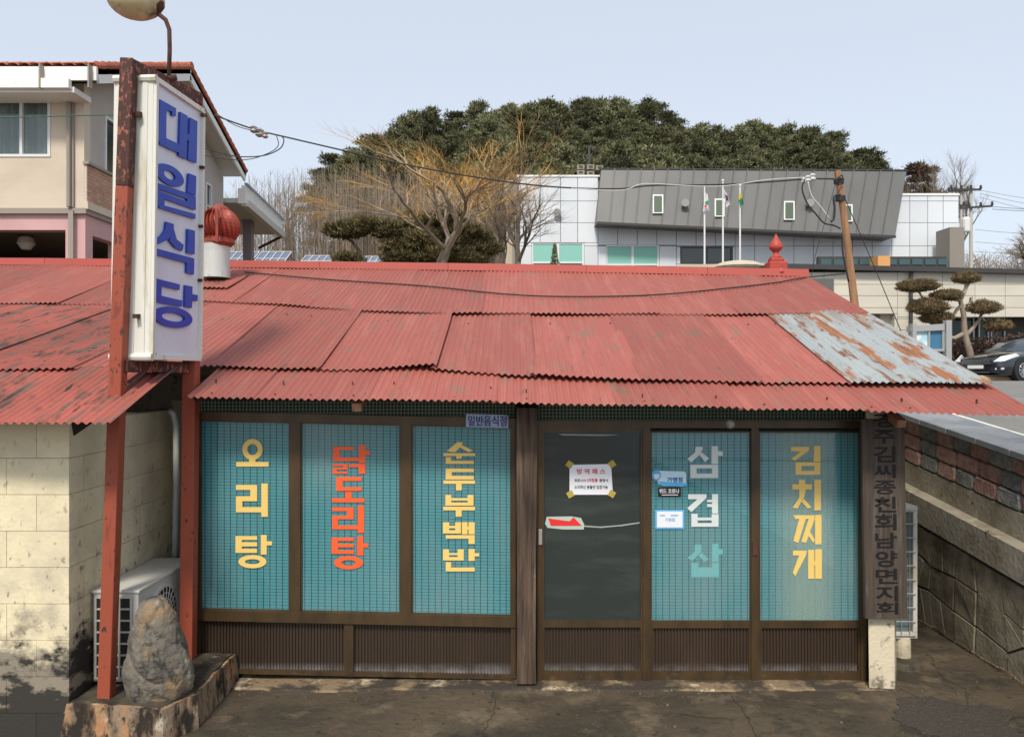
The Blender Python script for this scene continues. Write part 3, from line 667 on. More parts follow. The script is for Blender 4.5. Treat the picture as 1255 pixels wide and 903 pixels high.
window(368, 518, 491, 751, [(L2, 380, 530, 5.02, 'orange', DL, (258, 435, 625))])
window(504, 518, 627, 751, [(L3, 520, 530, 5.02, 'yellow', DL, (203, 365, 530, 697))])
w4 = window(797, 528, 921, 762, [(L4, 820, 530, 4.753, 'silver_vinyl', DL, ()), (L4b, 820, 530, 4.753, 'silver_vinyl', DL, ()), (L4c, 820, 530, 4.753, 'cyan_vinyl', DF+.0055, ())])
w5 = window(930, 528, 1055, 762, [(L5, 950, 530, 4.753, 'yellow', DL, (257, 464, 665))])
M['reflection_film'] = film_mat('pale painted reflection', (.50, .68, .60, 1), .42)
for k, (xa, xb, yt, al) in enumerate(((950, 1024, 530, .16), (958, 1019, 531, .18), (963, 1016, 534, .16), (968, 1012, 600, .14), (975, 1009, 638, .30))):  # pale strips painting a reflection band on the pane; no curtain hangs here
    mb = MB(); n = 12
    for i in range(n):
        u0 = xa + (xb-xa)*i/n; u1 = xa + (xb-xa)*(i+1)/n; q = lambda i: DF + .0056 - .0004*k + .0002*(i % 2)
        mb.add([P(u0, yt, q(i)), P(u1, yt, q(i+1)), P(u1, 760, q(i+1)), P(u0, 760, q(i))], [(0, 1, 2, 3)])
    build('curtain', mb, film_mat('pale painted reflection', (.56, .70, .60, 1), al), w5)  # a painted reflection strip, not a real curtain
# door
mb = MB()
for a, b, c, d in ((664, 524, 788, 529.5), (664, 760, 788, 768), (664, 529.5, 667, 760), (785, 529.5, 788, 760), (664, 822, 788, 833), (664, 768, 667, 822), (785, 768, 788, 822)): mb.fb(a, b, c, d, DF-.018, .035)
door = build('door', mb, M['bronze'], rest, label='door with one dark tinted pane')
mb = MB(); mb.fb(667, 529.5, 785, 760, DF+.002, .008); build('door_pane', mb, M['door_film'], door)
mb = MB(); mb.fb(660, 648, 664.5, 667, DF-.045, .014); build('handle', mb, M['steel'], door, bevel=.002)
mb = MB()
for (xa, ya), (xb, yb) in zip([(715, 643), (735, 644.5), (760, 642.5), (784, 639)], [(735, 644.5), (760, 642.5), (784, 639)]):
    mb.prism([(xa, ya), (xb, yb), (xb, yb+1.5), (xa, ya+1.8)], DF-.0005, .001)
mb.prism([(684, 531), (760, 532), (740, 533.5), (690, 533)], DF-.0005, .001)
build('glue_line', mb, M['scratch'], door)
def fluted(x0, y0, x1, y1, parent=rest):
    mb = MB(); x = x0; q = []
    step = 3.85
    while x < x1:
        q += [(x, .004), (x+step*.5, .004), (x+step*.62, .016), (x+step*.88, .016)]; x += step
    q = [(min(a, x1), b) for a, b in q]
    for (xa, ya), (xb, yb) in zip(q, q[1:]):
        if xb <= xa: continue
        d0, d1 = DF+ya, DF+yb
        def pt(x, y, d): p = P(x, yl(y, x), DF); return (p.x, d, p.z)
        mb.add([pt(xa, y0, d0), pt(xb, y0, d1), pt(xb, y1, d1), pt(xa, y1, d0)], [(3, 2, 1, 0)])
    return build('fluted_panel', mb, M['fluted'], parent, recalc=False)
fluted(244, 764, 422, 824); fluted(433, 764, 626, 824)
fluted(667, 768, 785, 822, door)
for x0, x1 in ((797, 921), (930, 1055)):
    mb = MB()
    for a, b, c, d in ((x0, 760, x1, 769), (x0, 822, x1, 833), (x0, 769, x0+3, 822), (x1-3, 769, x1, 822)): mb.fb(a, b, c, d, DF-.014, .03)
    o = build('panel_frame', mb, M['bronze'], rest); fluted(x0+3, 769, x1-3, 822)
mb = MB(); mb.fb(922.5, 664, 928.5, 680, DF-.042, .012); build('window_lock', mb, M['rust'], rest)
# timber pillar, board post, wall behind
mb = MB()
n = 14
for i in range(n):
    pass
pil = [(633, 499), (659, 499), (658, 600), (657, 700), (657, 838), (633, 838), (633.5, 700), (632.5, 600)]
mb.prism(pil, 5.96, .15); build('timber_pillar', mb, M['old_wood'], rest, bevel=.006)
mb = MB()
mb.hexa([P(1065, 843, 5.92), P(1097, 844, 5.92), P(1099, 838, 6.10), P(1066, 838, 6.10)], [P(1061, 500, 5.92), P(1095, 500, 5.92), P(1096, 502, 6.10), P(1062, 502, 6.10)])
build('concrete_post', mb, M['cream_post'], rest, bevel=.008)

# name board hung on the concrete post
nb = thing('name_board', 'tall dark weathered timber board with black vertical lettering', 'name board', P(1085, 757, 5.86))
mb = MB(); mb.prism([(1056, 513), (1108.5, 514), (1112.5, 758), (1060.5, 757.5)], 5.86, .035); bo = build('board', mb, M['board'], nb, bevel=.003)
chars = "경주김씨종친회남양면지회"
cy = [(500, 523), (526, 543), (546, 566), (568.5, 585), (588, 605), (608, 627), (629, 649), (652, 671), (674, 694), (696, 714.5), (717, 736), (737, 752)]
for i, (ch, (a, b)) in enumerate(zip(chars, cy)):
    x = 1070 + (a-520)*.018
    if a < 514: a = 506
    mb = MB(); text_mb(mb, ch, x, a, x+27, b, 5.857, off=.022); build('letter', mb, M['board_ink'], nb)
# enamel plate
pl = thing('enamel_plate', 'small blue grey enamel plate with navy letters above the third window', 'plate', P(597, 523, 6.0))
mb = MB(); mb.prism([(571, 506.5), (623, 508), (623, 524), (571, 522.5)], 6.035, .006); build('plate', mb, M['plate_blue'], pl)
mb = MB(); text_mb(mb, "일반음식점", 573.5, 508.8, 621, 521.5, 6.032, off=.018); build('lettering', mb, M['navy'], pl, kind='stuff')
# notice with tape
no = thing('paper_notice', 'white laminated notice with red heading taped on the dark door', 'notice', P(724, 605, DF-.01))
d = DF-.004
mb = MB(); mb.prism([(698, 569), (749, 568), (751, 604), (750, 605.5), (699, 605.5), (698, 604)], d, .002); build('paper', mb, M['paper'], no)
mb = MB(); text_mb(mb, "방 역 패 스", 707, 573.5, 742, 580.5, d-.002, off=.02); text_mb(mb, "2차접종", 719.5, 585.5, 732.5, 590, d-.002, off=.03); build('red_lettering', mb, M['ink_red'], no, kind='stuff')
mb = MB(); text_mb(mb, "코로나19", 704, 586, 718, 590, d-.002, off=.02); text_mb(mb, "증명서", 734.5, 586, 745, 590, d-.002, off=.02); text_mb(mb, "소지하신 분들만 입장가능", 704, 594, 745, 598.5, d-.002, off=.02); build('black_lettering', mb, M['ink_black'], no, kind='stuff')
for cx, cy_, a in ((698, 568.5, .6), (750, 568, -.6), (699, 605, -.5), (750, 604.5, .55)):
    mb = MB(); mb.prism([(cx + 5.5*cos(a+pi/4+k*pi/2), cy_ + 5.5*sin(a+pi/4+k*pi/2)) for k in range(4)], d-.004, .001); build('tape', mb, M['tape'], no)
# torn red sticker
ts = thing('torn_sticker', 'torn red and white sticker left on the door glass below the notice', 'sticker', P(692, 648, DF-.01))
mb = MB(); mb.prism([(670, 632.5), (700, 632), (712, 634), (716, 642), (715.5, 648), (690, 648), (671, 646), (668, 641)], DF-.002, .001); build('backing', mb, M['pale_sticker'], ts)
mb = MB(); mb.prism([(672, 634.5), (683, 636), (698, 638), (703, 633), (713, 643.5), (675, 643.5)], DF-.004, .001); build('red_print', mb, M['red_sticker'], ts)
# window stickers
st = thing('window_sticker', 'sky blue cloud edged sticker, topmost of the stickers on the fourth window', 'sticker', P(821, 595, DF-.01))
mb = MB(); mb.prism([(805, 576), (838, 577), (841, 579), (841, 592), (837, 595.5), (812, 594), (807, 592), (805.5, 588)], DF-.003, .001); build('print_panel', mb, M['pale_blue'], st)
mb = MB(); mb.prism([(806, 589), (842, 591.5), (842, 595), (812, 595)], DF-.0045, .001); mb.prism([(799, 579), (802, 575.5), (807, 575), (810, 579), (810, 584), (807, 588), (802, 588), (799, 584)], DF-.0036, .0006); build('blue_edge', mb, M['blue_sticker'], st)
mb = MB(); mb.prism([(801, 580.5), (808, 580), (808.5, 584), (805, 586.5), (801.5, 585)], DF-.005, .001); build('white_patch', mb, M['white'], st)
mb = MB(); text_mb(mb, "가맹점", 817.5, 584, 836.5, 590.5, DF-.006, off=.025); build('lettering', mb, M['deep_blue'], st, kind='stuff')
st = thing('window_sticker', 'small black sticker with white letters between two blue stickers', 'sticker', P(819, 608, DF-.01))
mb = MB(); mb.fb(806.5, 596.5, 834.5, 607.8, DF-.003, .0012); build('print_panel', mb, M['black'], st)
mb = MB(); text_mb(mb, "위드 코로나", 808, 598, 832.5, 604, DF-.005, off=.025); mb.fb(811, 605.3, 831, 606.2, DF-.0052, .0005); build('lettering', mb, M['white'], st, kind='stuff')
st = thing('window_sticker', 'white sticker with pale blue border, lowest of the stickers on the fourth window', 'sticker', P(820, 648, DF-.01))
mb = MB(); mb.fb(803, 624, 838.5, 647.5, DF-.003, .001); build('border', mb, M['blue_sticker'], st)
mb = MB(); mb.fb(805.2, 626, 836.5, 645.5, DF-.0045, .001); build('print_panel', mb, M['paper'], st)
mb = MB(); text_mb(mb, "가맹점", 815, 634, 827, 638.5, DF-.006, off=.02); mb.fb(809, 630.2, 815, 631.6, DF-.006, .0005); mb.fb(822, 630.2, 831, 631.6, DF-.006, .0005); build('lettering', mb, M['blue_sticker'], st, kind='stuff')

# ------------------------------------------------------------------ ledge, boulder, air conditioners
mb = MB(); LZ = .235
tp = [(-3.05, 5.17), (-2.31, 5.07), (-2.175, 5.3), (-2.175, 6.08), (-2.96, 6.09), (-2.96, 5.2)]
def jag(pts, z, a, sd_):
    out = []
    for (x0, y0), (x1, y1) in zip(pts, pts[1:]+pts[:1]):
        m = max(1, int(sqrt((x1-x0)**2+(y1-y0)**2)/.06))
        for i in range(m):
            t = i/m; x = x0+(x1-x0)*t; y = y0+(y1-y0)*t
            out.append((x + a*noise.noise(Vector((x*8, y*8, sd_))), y + a*noise.noise(Vector((x*8, y*8, sd_+9))), z + a*.5*noise.noise(Vector((x*6, y*6, sd_+3)))))
    return out
hi = jag(tp, LZ-.008, .02, 1)
lo = [(x + (.03 if x > -2.5 else -.02) + .012*noise.noise(Vector((x*9, y*9, 2))), y - (.02 if y < 5.4 else 0), -.2) for x, y, z in hi]
mb.hexa(lo, hi); led = build('concrete_ledge', mb, M['ledge'], loc=(-2.5, 5.6, 0)); tag(led, 'low stained concrete ledge under the sign posts and boulder', 'ledge')
mb = MB(); t2 = jag([(-3.03, 5.19), (-2.34, 5.10), (-2.20, 5.3), (-2.20, 6.06), (-2.955, 6.07), (-2.955, 5.2)], LZ, .02, 1)
mb.hexa([(x, y, z-.03) for x, y, z in t2], [(x, y, z+.002) for x, y, z in t2]); build('ledge_top', mb, M['ledge_top'], led)
mb = MB()
prof = [(190, 866), (172, 862), (160, 850), (154, 828), (153, 806), (158, 780), (164, 755), (172, 738), (186, 732), (202, 733), (210, 746), (213, 765), (221, 785), (233, 805), (238, 825), (235, 838), (222, 850), (207, 860)]
def rockmesh():
    D = 5.27; m = 84; n = 96; rng = random.Random(12)
    zb = PZ(866, 5.2)+.03; zt_ = PZ(731, D); mb = MB()
    L = [(0, 166, 214), (.03, 161, 224), (.10, 155, 235), (.2, 153, 239), (.33, 152, 237), (.45, 154, 230), (.6, 158, 222), (.75, 163, 214), (.88, 169, 211), (.96, 177, 208), (1, 186, 202)]
    cxm = PX(194, D); czm = (zb+zt_)/2
    for j in range(m+1):
        t = j/m; z = zb + (zt_-zb)*t
        for (a, l0, r0), (b, l1, r1) in zip(L, L[1:]):
            if a <= t <= b: k = (t-a)/(b-a); l = l0+(l1-l0)*k; r = r0+(r1-r0)*k; break
        xl, xr = PX(l, D)-.012, PX(r, D)+.012; c = (xl+xr)/2; hw = (xr-xl)/2; hd = min(.165, hw*.9)
        for i in range(n):
            a = 2*pi*i/n; mb.v.append((c + hw*cos(a), D + hd*sin(a), z))
    planes = []
    for _ in range(46):      # hew flat facets into the form
        a = rng.uniform(0, 2*pi); el_ = rng.uniform(-.35, .55); nn = Vector((cos(a)*cos(el_), sin(a)*cos(el_), sin(el_)))
        mx_ = max((Vector(v)-Vector((cxm, D, czm))).dot(nn) for v in mb.v); planes.append((nn, mx_ - rng.uniform(.008, .030)))
    # long facets down the front with a ridge leaning to the upper right
    planes += [(Vector((-.55, -.80, .12)).normalized(), .165), (Vector((.62, -.74, .22)).normalized(), .165), (Vector((.1, -.95, -.3)).normalized(), .20)]
    out = []
    for v in mb.v:
        p = Vector(v)-Vector((cxm, D, czm))
        for nn, dd in planes:
            e = p.dot(nn)-dd
            if e > 0: p -= nn*e*.85
        q = p*1.0; f = noise.noise(q*7)*.010 + noise.noise(q*17)*.006 + noise.noise(q*40)*.003
        ln = abs(noise.noise(Vector((q.x*5+q.z*2.5, q.y*5, q.z*2+3)))); f += -.014*max(0, 1-ln*9)
        r2 = Vector((q.x, q.y, 0)); r2 = r2.normalized() if r2.length > 1e-4 else Vector((1, 0, 0))
        p += r2*f; out.append(tuple(p + Vector((cxm, D, czm))))
    mb.v = out
    for j in range(m):
        for i in range(n):
            a = j*n+i; b = j*n+(i+1) % n; mb.f.append((a, b, b+n, a+n))
    mb.f.append(tuple(range(n-1, -1, -1))); mb.f.append(tuple(m*n+i for i in range(n)))
    return mb
o = build('boulder', rockmesh(), M['rock'], loc=(PX(193, 5.27), 5.27, LZ)); tag(o, 'upright grey brown boulder standing on the concrete ledge', 'boulder')

ac = thing('air_conditioner', 'white outdoor air conditioner on the ledge behind the boulder', 'air conditioner', (-2.79, 5.9, LZ))
ax0, ax1, ay0, ay1, az0, az1 = -2.955, -2.63, 5.42, 6.36, .265, .912
mb = MB(); mb.box(ax0, ax1-.004, ay0+.004, ay1, az0, az1-.02); body = build('casing', mb, M['ac_white'], ac, bevel=.012)
mb = MB(); mb.box(ax0-.006, ax1+.006, ay0-.006, ay1+.006, az1-.022, az1); build('top_cover', mb, M['ac_white'], ac, bevel=.006)
mb = MB(); mb.box(ax0+.025, ax1-.05, ay0-.001, ay0+.003, az0+.03, az1-.05); build('vent_recess', mb, M['ac_dark'], ac)
mb = MB()
for i in range(8):
    z = az0 + .03 + i*(az1-az0-.08)/7; mb.box(ax0+.02, ax1-.045, ay0-.008, ay0-.002, z-.006, z+.006)
for i in range(4):
    x = ax0+.025 + i*(ax1-ax0-.075)/3; mb.box(x-.007, x+.007, ay0-.010, ay0-.0015, az0+.025, az1-.045)
build('vent_grille', mb, M['ac_white'], ac)
fc = Vector((ax1, 5.80, .60))
def ringYZ(mb, c, r0, r1, x0, x1, n=32):
    for k in range(n):
        a = 2*pi*k/n; b = 2*pi*(k+1)/n
        q = lambda r, t, x: (x, c.y + r*cos(t), c.z + r*sin(t))
        mb.hexa([q(r0, a, x0), q(r1, a, x0), q(r1, b, x0), q(r0, b, x0)], [q(r0, a, x1), q(r1, a, x1), q(r1, b, x1), q(r0, b, x1)])
mb = MB(); ringYZ(mb, fc, .0, .225, ax1-.003, ax1+.002); build('fan_recess', mb, M['ac_dark'], ac)
mb = MB(); ringYZ(mb, fc, .225, .25, ax1-.003, ax1+.012)
for r in (.06, .10, .14, .18): ringYZ(mb, fc, r-.003, r+.003, ax1+.006, ax1+.011)
for k in range(24):
    a = 2*pi*k/24; b = a+.35; mb.tube([(ax1+.008, fc.y+.04*cos(a), fc.z+.04*sin(a)), (ax1+.010, fc.y+.23*cos(b), fc.z+.23*sin(b))], .0035, 4)
ringYZ(mb, fc, 0, .05, ax1+.004, ax1+.013); build('fan_guard', mb, M['ac_white'], ac)
mb = MB()
for k in range(10):
    z = .34 + k*.035; mb.box(ax1-.003, ax1+.004, 6.13, 6.30, z, z+.010)
build('louvre', mb, M['ac_white'], ac)
mb = MB(); mb.box(ax1-.002, ax1+.003, 6.22, 6.32, .79, .83); build('badge', mb, M['navy'], ac, bevel=.001)
for y in (5.5, 6.25):
    mb = MB(); mb.box(ax0+.02, ax1-.02, y-.03, y+.03, LZ-.01, az0+.002); build('foot', mb, M['ac_dark'], ac)

ac = thing('air_conditioner', 'tall air conditioner with wire guard beside the timber name board', 'air conditioner', (3.27, 6.8, 0))
x0, x1, y0, y1, z0, z1 = 3.13, 3.40, 6.42, 7.25, .215, 1.325
mb = MB()
mb.box(x0, x1, y0+.03, y1, z0, z0+.05); mb.box(x0, x1, y0+.03, y1, z1-.05, z1)
mb.box(x0, x0+.03, y0+.03, y1, z0+.05, z1-.05); mb.box(x1-.035, x1, y0+.03, y0+.08, z0+.05, z1-.05); mb.box(x1-.02, x1, y0+.08, y1, z0+.05, z1-.05)
build('casing', mb, M['ac_white'], ac, bevel=.004)
mb = MB(); mb.box(x0+.03, x1-.045, y0+.06, y1-.02, z0+.05, z1-.05)
build('condenser', mb, mat('grey green condenser fins', (.11, .16, .16, 1), .6), ac)
mb = MB()
for k in range(10): z = z0+.03 + k*(z1-z0-.06)/9; mb.tube([(x0+.01, y0+.02, z), (x1-.02, y0+.015, z)], .004, 5)
for x in (x0+.06, x0+.13, x0+.2): mb.tube([(x, y0+.018, z0+.03), (x, y0+.018, z1-.03)], .003, 5)
build('wire_guard', mb, M['steel'], ac)
for y in (6.5, 7.15):
    mb = MB(); mb.lathe((3.30, y, 0), [(.075, .0), (.065, .02), (.062, .2), (.062, .217)], 16); build('foot', mb, M['cream_post'], ac)
mb = MB(); mb.lathe((3.27, 6.45, 0), [(.17, -.01), (.16, .035), (.13, .05)], 14); tag(build('concrete_pad', mb, M['ledge_top'], loc=(3.27, 6.45, 0)), 'small rough concrete pad under the right air conditioner foot', 'concrete pad')

# ------------------------------------------------------------------ retaining wall on the right
WX = 4.0
rw = thing('retaining_wall', 'retaining wall of patterned concrete with red and grey block courses on top', 'wall', (WX, 7, 0))
yA, yB = 2.6, 13.9
def band(z0f, z1f, xa, xb, m, name, ya=yA, yb=yB):
    mb = MB(); mb.hexa([(xa, ya, z0f(ya)), (xb, ya, z0f(ya)), (xb, ya, z1f(ya)), (xa, ya, z1f(ya))], [(xa, yb, z0f(yb)), (xb, yb, z0f(yb)), (xb, yb, z1f(yb)), (xa, yb, z1f(yb))])
    return build(name, mb, m, rw)
S = .115
ltop = lambda y: 1.06 + S*(y-6.03); lbot = lambda y: .80 + S*(y-6.03)
band(lambda y: -.1, lambda y: lbot(y)-.02, WX+.02, WX+.12, M['joint'], 'backing')
band(lambda y: lbot(y), ltop, WX-.03, WX+.25, M['conc'], 'concrete_band')
band(lambda y: ltop(y)-.02, lambda y: ltop(y)+.22, WX+.115, WX+.3, M['conc'], 'mortar_bed')
bl0 = lambda y: 1.285 + S*(y-6.03)
band(bl0, lambda y: bl0(y)+.44, WX+.17, WX+.3, M['joint'], 'block_backing')
bh = .148; BLK = {}
for r in range(3):
    y = 4.2 + [.0, .17, .07][r]; k = r
    while y < 9.2:
        L = R.choice([.27, .31, .33]); mb = MB()
        za = bl0(y) + r*bh; zb = bl0(y+L) + r*bh
        fx = WX + .115 + R.uniform(-.008, .008); c = .022; g = .004
        # bevelled split-face block
        outer = [(y+g, za+g), (y+L-g, zb+g), (y+L-g, zb+bh-g), (y+g, za+bh-g)]
        oct_ = [(y+g+c, za+g+.002), (y+L-g-c, zb+g), (y+L-g, zb+g+c), (y+L-g, zb+bh-g-c), (y+L-g-c, zb+bh-g), (y+g+c, za+bh-g), (y+g, za+bh-g-c), (y+g, za+g+c)]
        cyy = sum(p[0] for p in oct_)/8; czz = sum(p[1] for p in oct_)/8
        inn = [(cyy+(a-cyy)*.88, czz+(b-czz)*.82) for a, b in oct_]
        vs_ = [(WX+.22, a, b) for a, b in oct_] + [(fx+.02, a, b) for a, b in oct_] + [(fx + R.uniform(-.004, .004), a, b) for a, b in inn]
        fs = [tuple(range(8))]
        for i in range(8):
            j = (i+1) % 8; fs += [(i, j, 8+j, 8+i), (8+i, 8+j, 16+j, 16+i)]
        fs.append(tuple(range(16, 24)))
        mb.add(vs_, fs)
        build('block', mb, M['block_red'] if (k + (1 if R.random() < .12 else 0)) % 2 == 0 else M['block_grey'], rw)
        y += L; k += 1
cz0 = lambda y: bl0(y)+.446
y = 2.6
while y < 12:
    L = .46; g = .005; mb = MB()
    mb.hexa([(WX+.06, y+g, cz0(y)), (WX+.56, y+g, cz0(y)+.004), (WX+.56, y+L-g, cz0(y+L)+.004), (WX+.06, y+L-g, cz0(y+L))],
            [(WX+.06, y+g, cz0(y)+.055), (WX+.56, y+g, cz0(y)+.06), (WX+.56, y+L-g, cz0(y+L)+.06), (WX+.06, y+L-g, cz0(y+L)+.055)])
    build('coping_slab', mb, M['coping'], rw, bevel=.005); y += L
# cast stone pattern: irregular pieces between dark joints
cols = 15; rows = 3; ya, yb = 4.2, 9.4
pt = {}
for i in range(cols+1):
    for j in range(rows+1):
        y = ya + (yb-ya)*i/cols; z = -.03 + (lbot(y)-.035+.03)*j/rows
        if 0 < i < cols: y += R.uniform(-.10, .10)
        if 0 < j < rows: z += R.uniform(-.075, .075)
        pt[i, j] = (y, z)
def stone(poly):
    cy_ = sum(p[0] for p in poly)/len(poly); cz_ = sum(p[1] for p in poly)/len(poly)
    sh = []
    for p in poly:
        dy, dz = cy_-p[0], cz_-p[1]; l = sqrt(dy*dy+dz*dz); sh.append((p[0]+dy/l*.014, p[1]+dz/l*.014))
    mb = MB(); x = WX + R.uniform(-.004, .004)
    inn = [(p[0]+(cy_-p[0])*.02, p[1]+(cz_-p[1])*.02) for p in sh]
    n = len(sh)
    mb.add([(WX+.03, a, b) for a, b in sh] + [(x+.003, a, b) for a, b in sh] + [(x, a, b) for a, b in inn],
           [tuple(range(n))] + [(i, (i+1) % n, n+(i+1) % n, n+i) for i in range(n)] + [(n+i, n+(i+1) % n, 2*n+(i+1) % n, 2*n+i) for i in range(n)] + [tuple(range(2*n, 3*n))])
    build('stone', mb, M['conc_dark'], rw)
skip = set()
for i in range(cols):
    for j in range(rows):
        if (i, j) in skip: continue
        a, b, c, d = pt[i, j], pt[i+1, j], pt[i+1, j+1], pt[i, j+1]
        k = R.random()
        if k < .3: stone([a, b, c]); stone([a, c, d])
        elif k < .45 and j+1 < rows and (i, j+1) not in skip:
            stone([a, b, c, pt[i+1, j+2], pt[i, j+2], d]); skip.add((i, j+1))
        elif k < .65:
            m1 = ((a[0]+b[0])/2+R.uniform(-.04, .04), (a[1]+b[1])/2); m2 = ((c[0]+d[0])/2+R.uniform(-.04, .04), (c[1]+d[1])/2)
            stone([a, m1, m2, d]); stone([m1, b, c, m2])
        else: stone([a, b, c, d])
# moss line at the foot
mb = MB(); y = 4.2
while y < 9:
    h = .02+.03*abs(noise.noise(Vector((y*3, 0, 0)))); mb.box(WX-.012, WX+.02, y, y+.1, -.01, h); y += .1
build('foot_crust', mb, M['sill_conc'], rw, kind='stuff')

# ------------------------------------------------------------------ pole sign
sg = thing('pole_sign', 'tall lilac light box sign with blue letters on rusty red posts', 'sign', P(147, 853, 5.25))
pb, pm, ptp = P(130.5, 853, 5.25), P(149, 250, 5.25), P(158.5, 73, 5.25)
mb = MB(); mb.beam(pb, pb + (ptp-pb)*.80, .088); build('post', mb, M['post_red'], sg, bevel=.006)
mb = MB(); mb.beam(pb + (ptp-pb)*.80, ptp, .088); build('post', mb, M['post_rust'], sg, bevel=.006, label='rusted bare upper length of the front post')
rb = Vector((-2.505, 5.95, LZ)); rt = Vector((-2.47, 5.98, PZ(128, 5.98)))
mb = MB(); mb.beam(rb, rt, .10); build('post', mb, M['post_red'], sg, bevel=.006)
mb = MB(); mb.beam(ptp + Vector((.0, .0, -.045)), P(243, 122, 6.0), .09); build('beam', mb, M['post_rust'], sg, bevel=.005)
mb = MB(); mb.beam(P(150, 448, 5.25), P(232, 450, 5.98), .085); build('beam', mb, M['post_rust'], sg, bevel=.005)
a = P(190, 97, 5.32); b = P(185, 437, 5.32); c = P(243.5, 439, 5.97); dpt = a + (c-b); dpt = P(247.5, 136, 5.97)
TH = Vector((-.262, .02, 0))
bx = MB(); ins = .0
bx.hexa([b, c, c+TH, b+TH], [a, dpt, dpt+TH, a+TH])
lb = build('light_box', bx, M['lightbox'], sg)
tm = MB()
nrm = (c-b).cross(a-b).normalized()
if nrm.x < 0: nrm.negate()
for p, q in ((a, b), (b, c), (c, dpt), (dpt, a)):
    tm.beam(p + nrm*.004, q + nrm*.004, .035, .035)
    tm.beam(p+TH - nrm*.004, q+TH - nrm*.004, .035, .035)
# ribbed front edge
e = (a-b)
for k in range(7):
    o_ = TH*((k+.5)/7.0) + Vector((0, -.012 - .006*(k % 2), 0)); tm.beam(b + o_, a + o_, .036, .02)
for s_ in (a, b):
    tm.tube([s_ + Vector((.02, -.018, 0)), s_ + TH + Vector((-.02, -.018, 0))], .028, 8)
build('light_box_trim', tm, M['sign_trim'], lb)
pmap = PlaneMap(a, b, c, .018); pmap2 = PlaneMap(a, b, c, .006)
S1 = [[(132, 108), (172, 130), (170, 350), (200, 385), (175, 405), (135, 385), (122, 355)], [(172, 130), (231, 163), (230, 192), (172, 172)], [(207, 180), (230, 192), (229, 213), (207, 207)], [(168, 345), (252, 385), (252, 438), (190, 412), (160, 392)],
      [(258, 185), (302, 210), (295, 475), (248, 455)], [(318, 220), (362, 243), (357, 500), (304, 478)], [(299, 318), (318, 326), (317, 365), (298, 357)],
      ('o', 192, 574, 87, 62, 36, 26, .42), [(310, 563), (355, 580), (352, 698), (302, 680)],
      [(118, 622), (352, 702), (352, 738), (118, 657)], [(300, 720), (352, 738), (352, 757), (300, 739)], [(118, 668), (352, 757), (352, 788), (118, 705)], [(118, 705), (160, 720), (160, 758), (116, 748)], [(113, 748), (350, 812), (350, 843), (130, 775)]]
S2 = [[(172, 107), (217, 122), (215, 160), (185, 215), (110, 250), (98, 215), (140, 195), (165, 160)], [(203, 170), (217, 150), (235, 215), (278, 250), (270, 287), (225, 265), (190, 222)],
      [(304, 152), (347, 162), (345, 308), (300, 298)], [(106, 270), (342, 333), (342, 373), (106, 308)], [(298, 361), (342, 373), (340, 433), (296, 420)],
      [(98, 453), (254, 492), (252, 527), (98, 490)], [(98, 490), (143, 501), (140, 565), (98, 555)], [(98, 552), (270, 592), (265, 630), (110, 600)],
      [(290, 497), (332, 505), (328, 638), (285, 628)], [(332, 552), (364, 558), (362, 596), (330, 590)], ('o', 214, 694, 118, 64, 72, 26, .13)]
for items, oy in ((S1[:7], 100), (S1[7:], 100), (S2[:5], 250), (S2[5:], 250)):
    lm2 = MB(); strokes(lm2, items, 170, oy, 5.02, pmap, .017)
    build('letter', lm2, M['sign_blue'], lb)
mb = MB()
for x, y in ((247, 141), (244, 205), (242.5, 277), (241.5, 343)):
    mb.beam(P(x, y, 5.95), P(x, y, 5.95)+nrm*.04, .022)
build('screw', mb, M['rust'], lb, kind='stuff')
mb = MB(); mb.beam(P(168, 139, 5.25), P(172, 140, 5.30), .03); mb.beam(P(165, 387, 5.25), P(170, 387, 5.30), .03); build('bracket', mb, M['rust'], sg, kind='stuff')
# lamp above the sign
mb = MB(); q = [P(207, 96, 5.6), P(208, 60, 5.6), P(207.5, 36, 5.6), P(203, 24, 5.6), P(193, 16, 5.6)]; mb.tube(q, .016, 8); mb.beam(P(207, 92, 5.6), P(209, 99, 5.62), .09, .05); la = build('lamp_arm', mb, M['rust'], sg, smooth=True)
c0 = P(166, -2, 5.6); mb = MB()
axd = Vector((.93, 0, -.36)).normalized(); mb.ell((0, 0, 0), (.150, .150, .205), 28, 18)
rot = Vector((0, 0, 1)).rotation_difference(Vector((1, 0, -.12)).normalized()).to_matrix()
mb.v = [tuple(c0 + rot @ Vector(v)) for v in mb.v]; build('lamp_globe', mb, M['globe'], la, smooth=True)
mb = MB(); mb.tube([P(188, 4, 5.6), P(194, 6, 5.6), P(200, 9, 5.6)], [.088, .072, .02], 16); mb.v = [tuple(Vector(v)) for v in mb.v]; build('lamp_cap', mb, M['rust'], la, smooth=True)

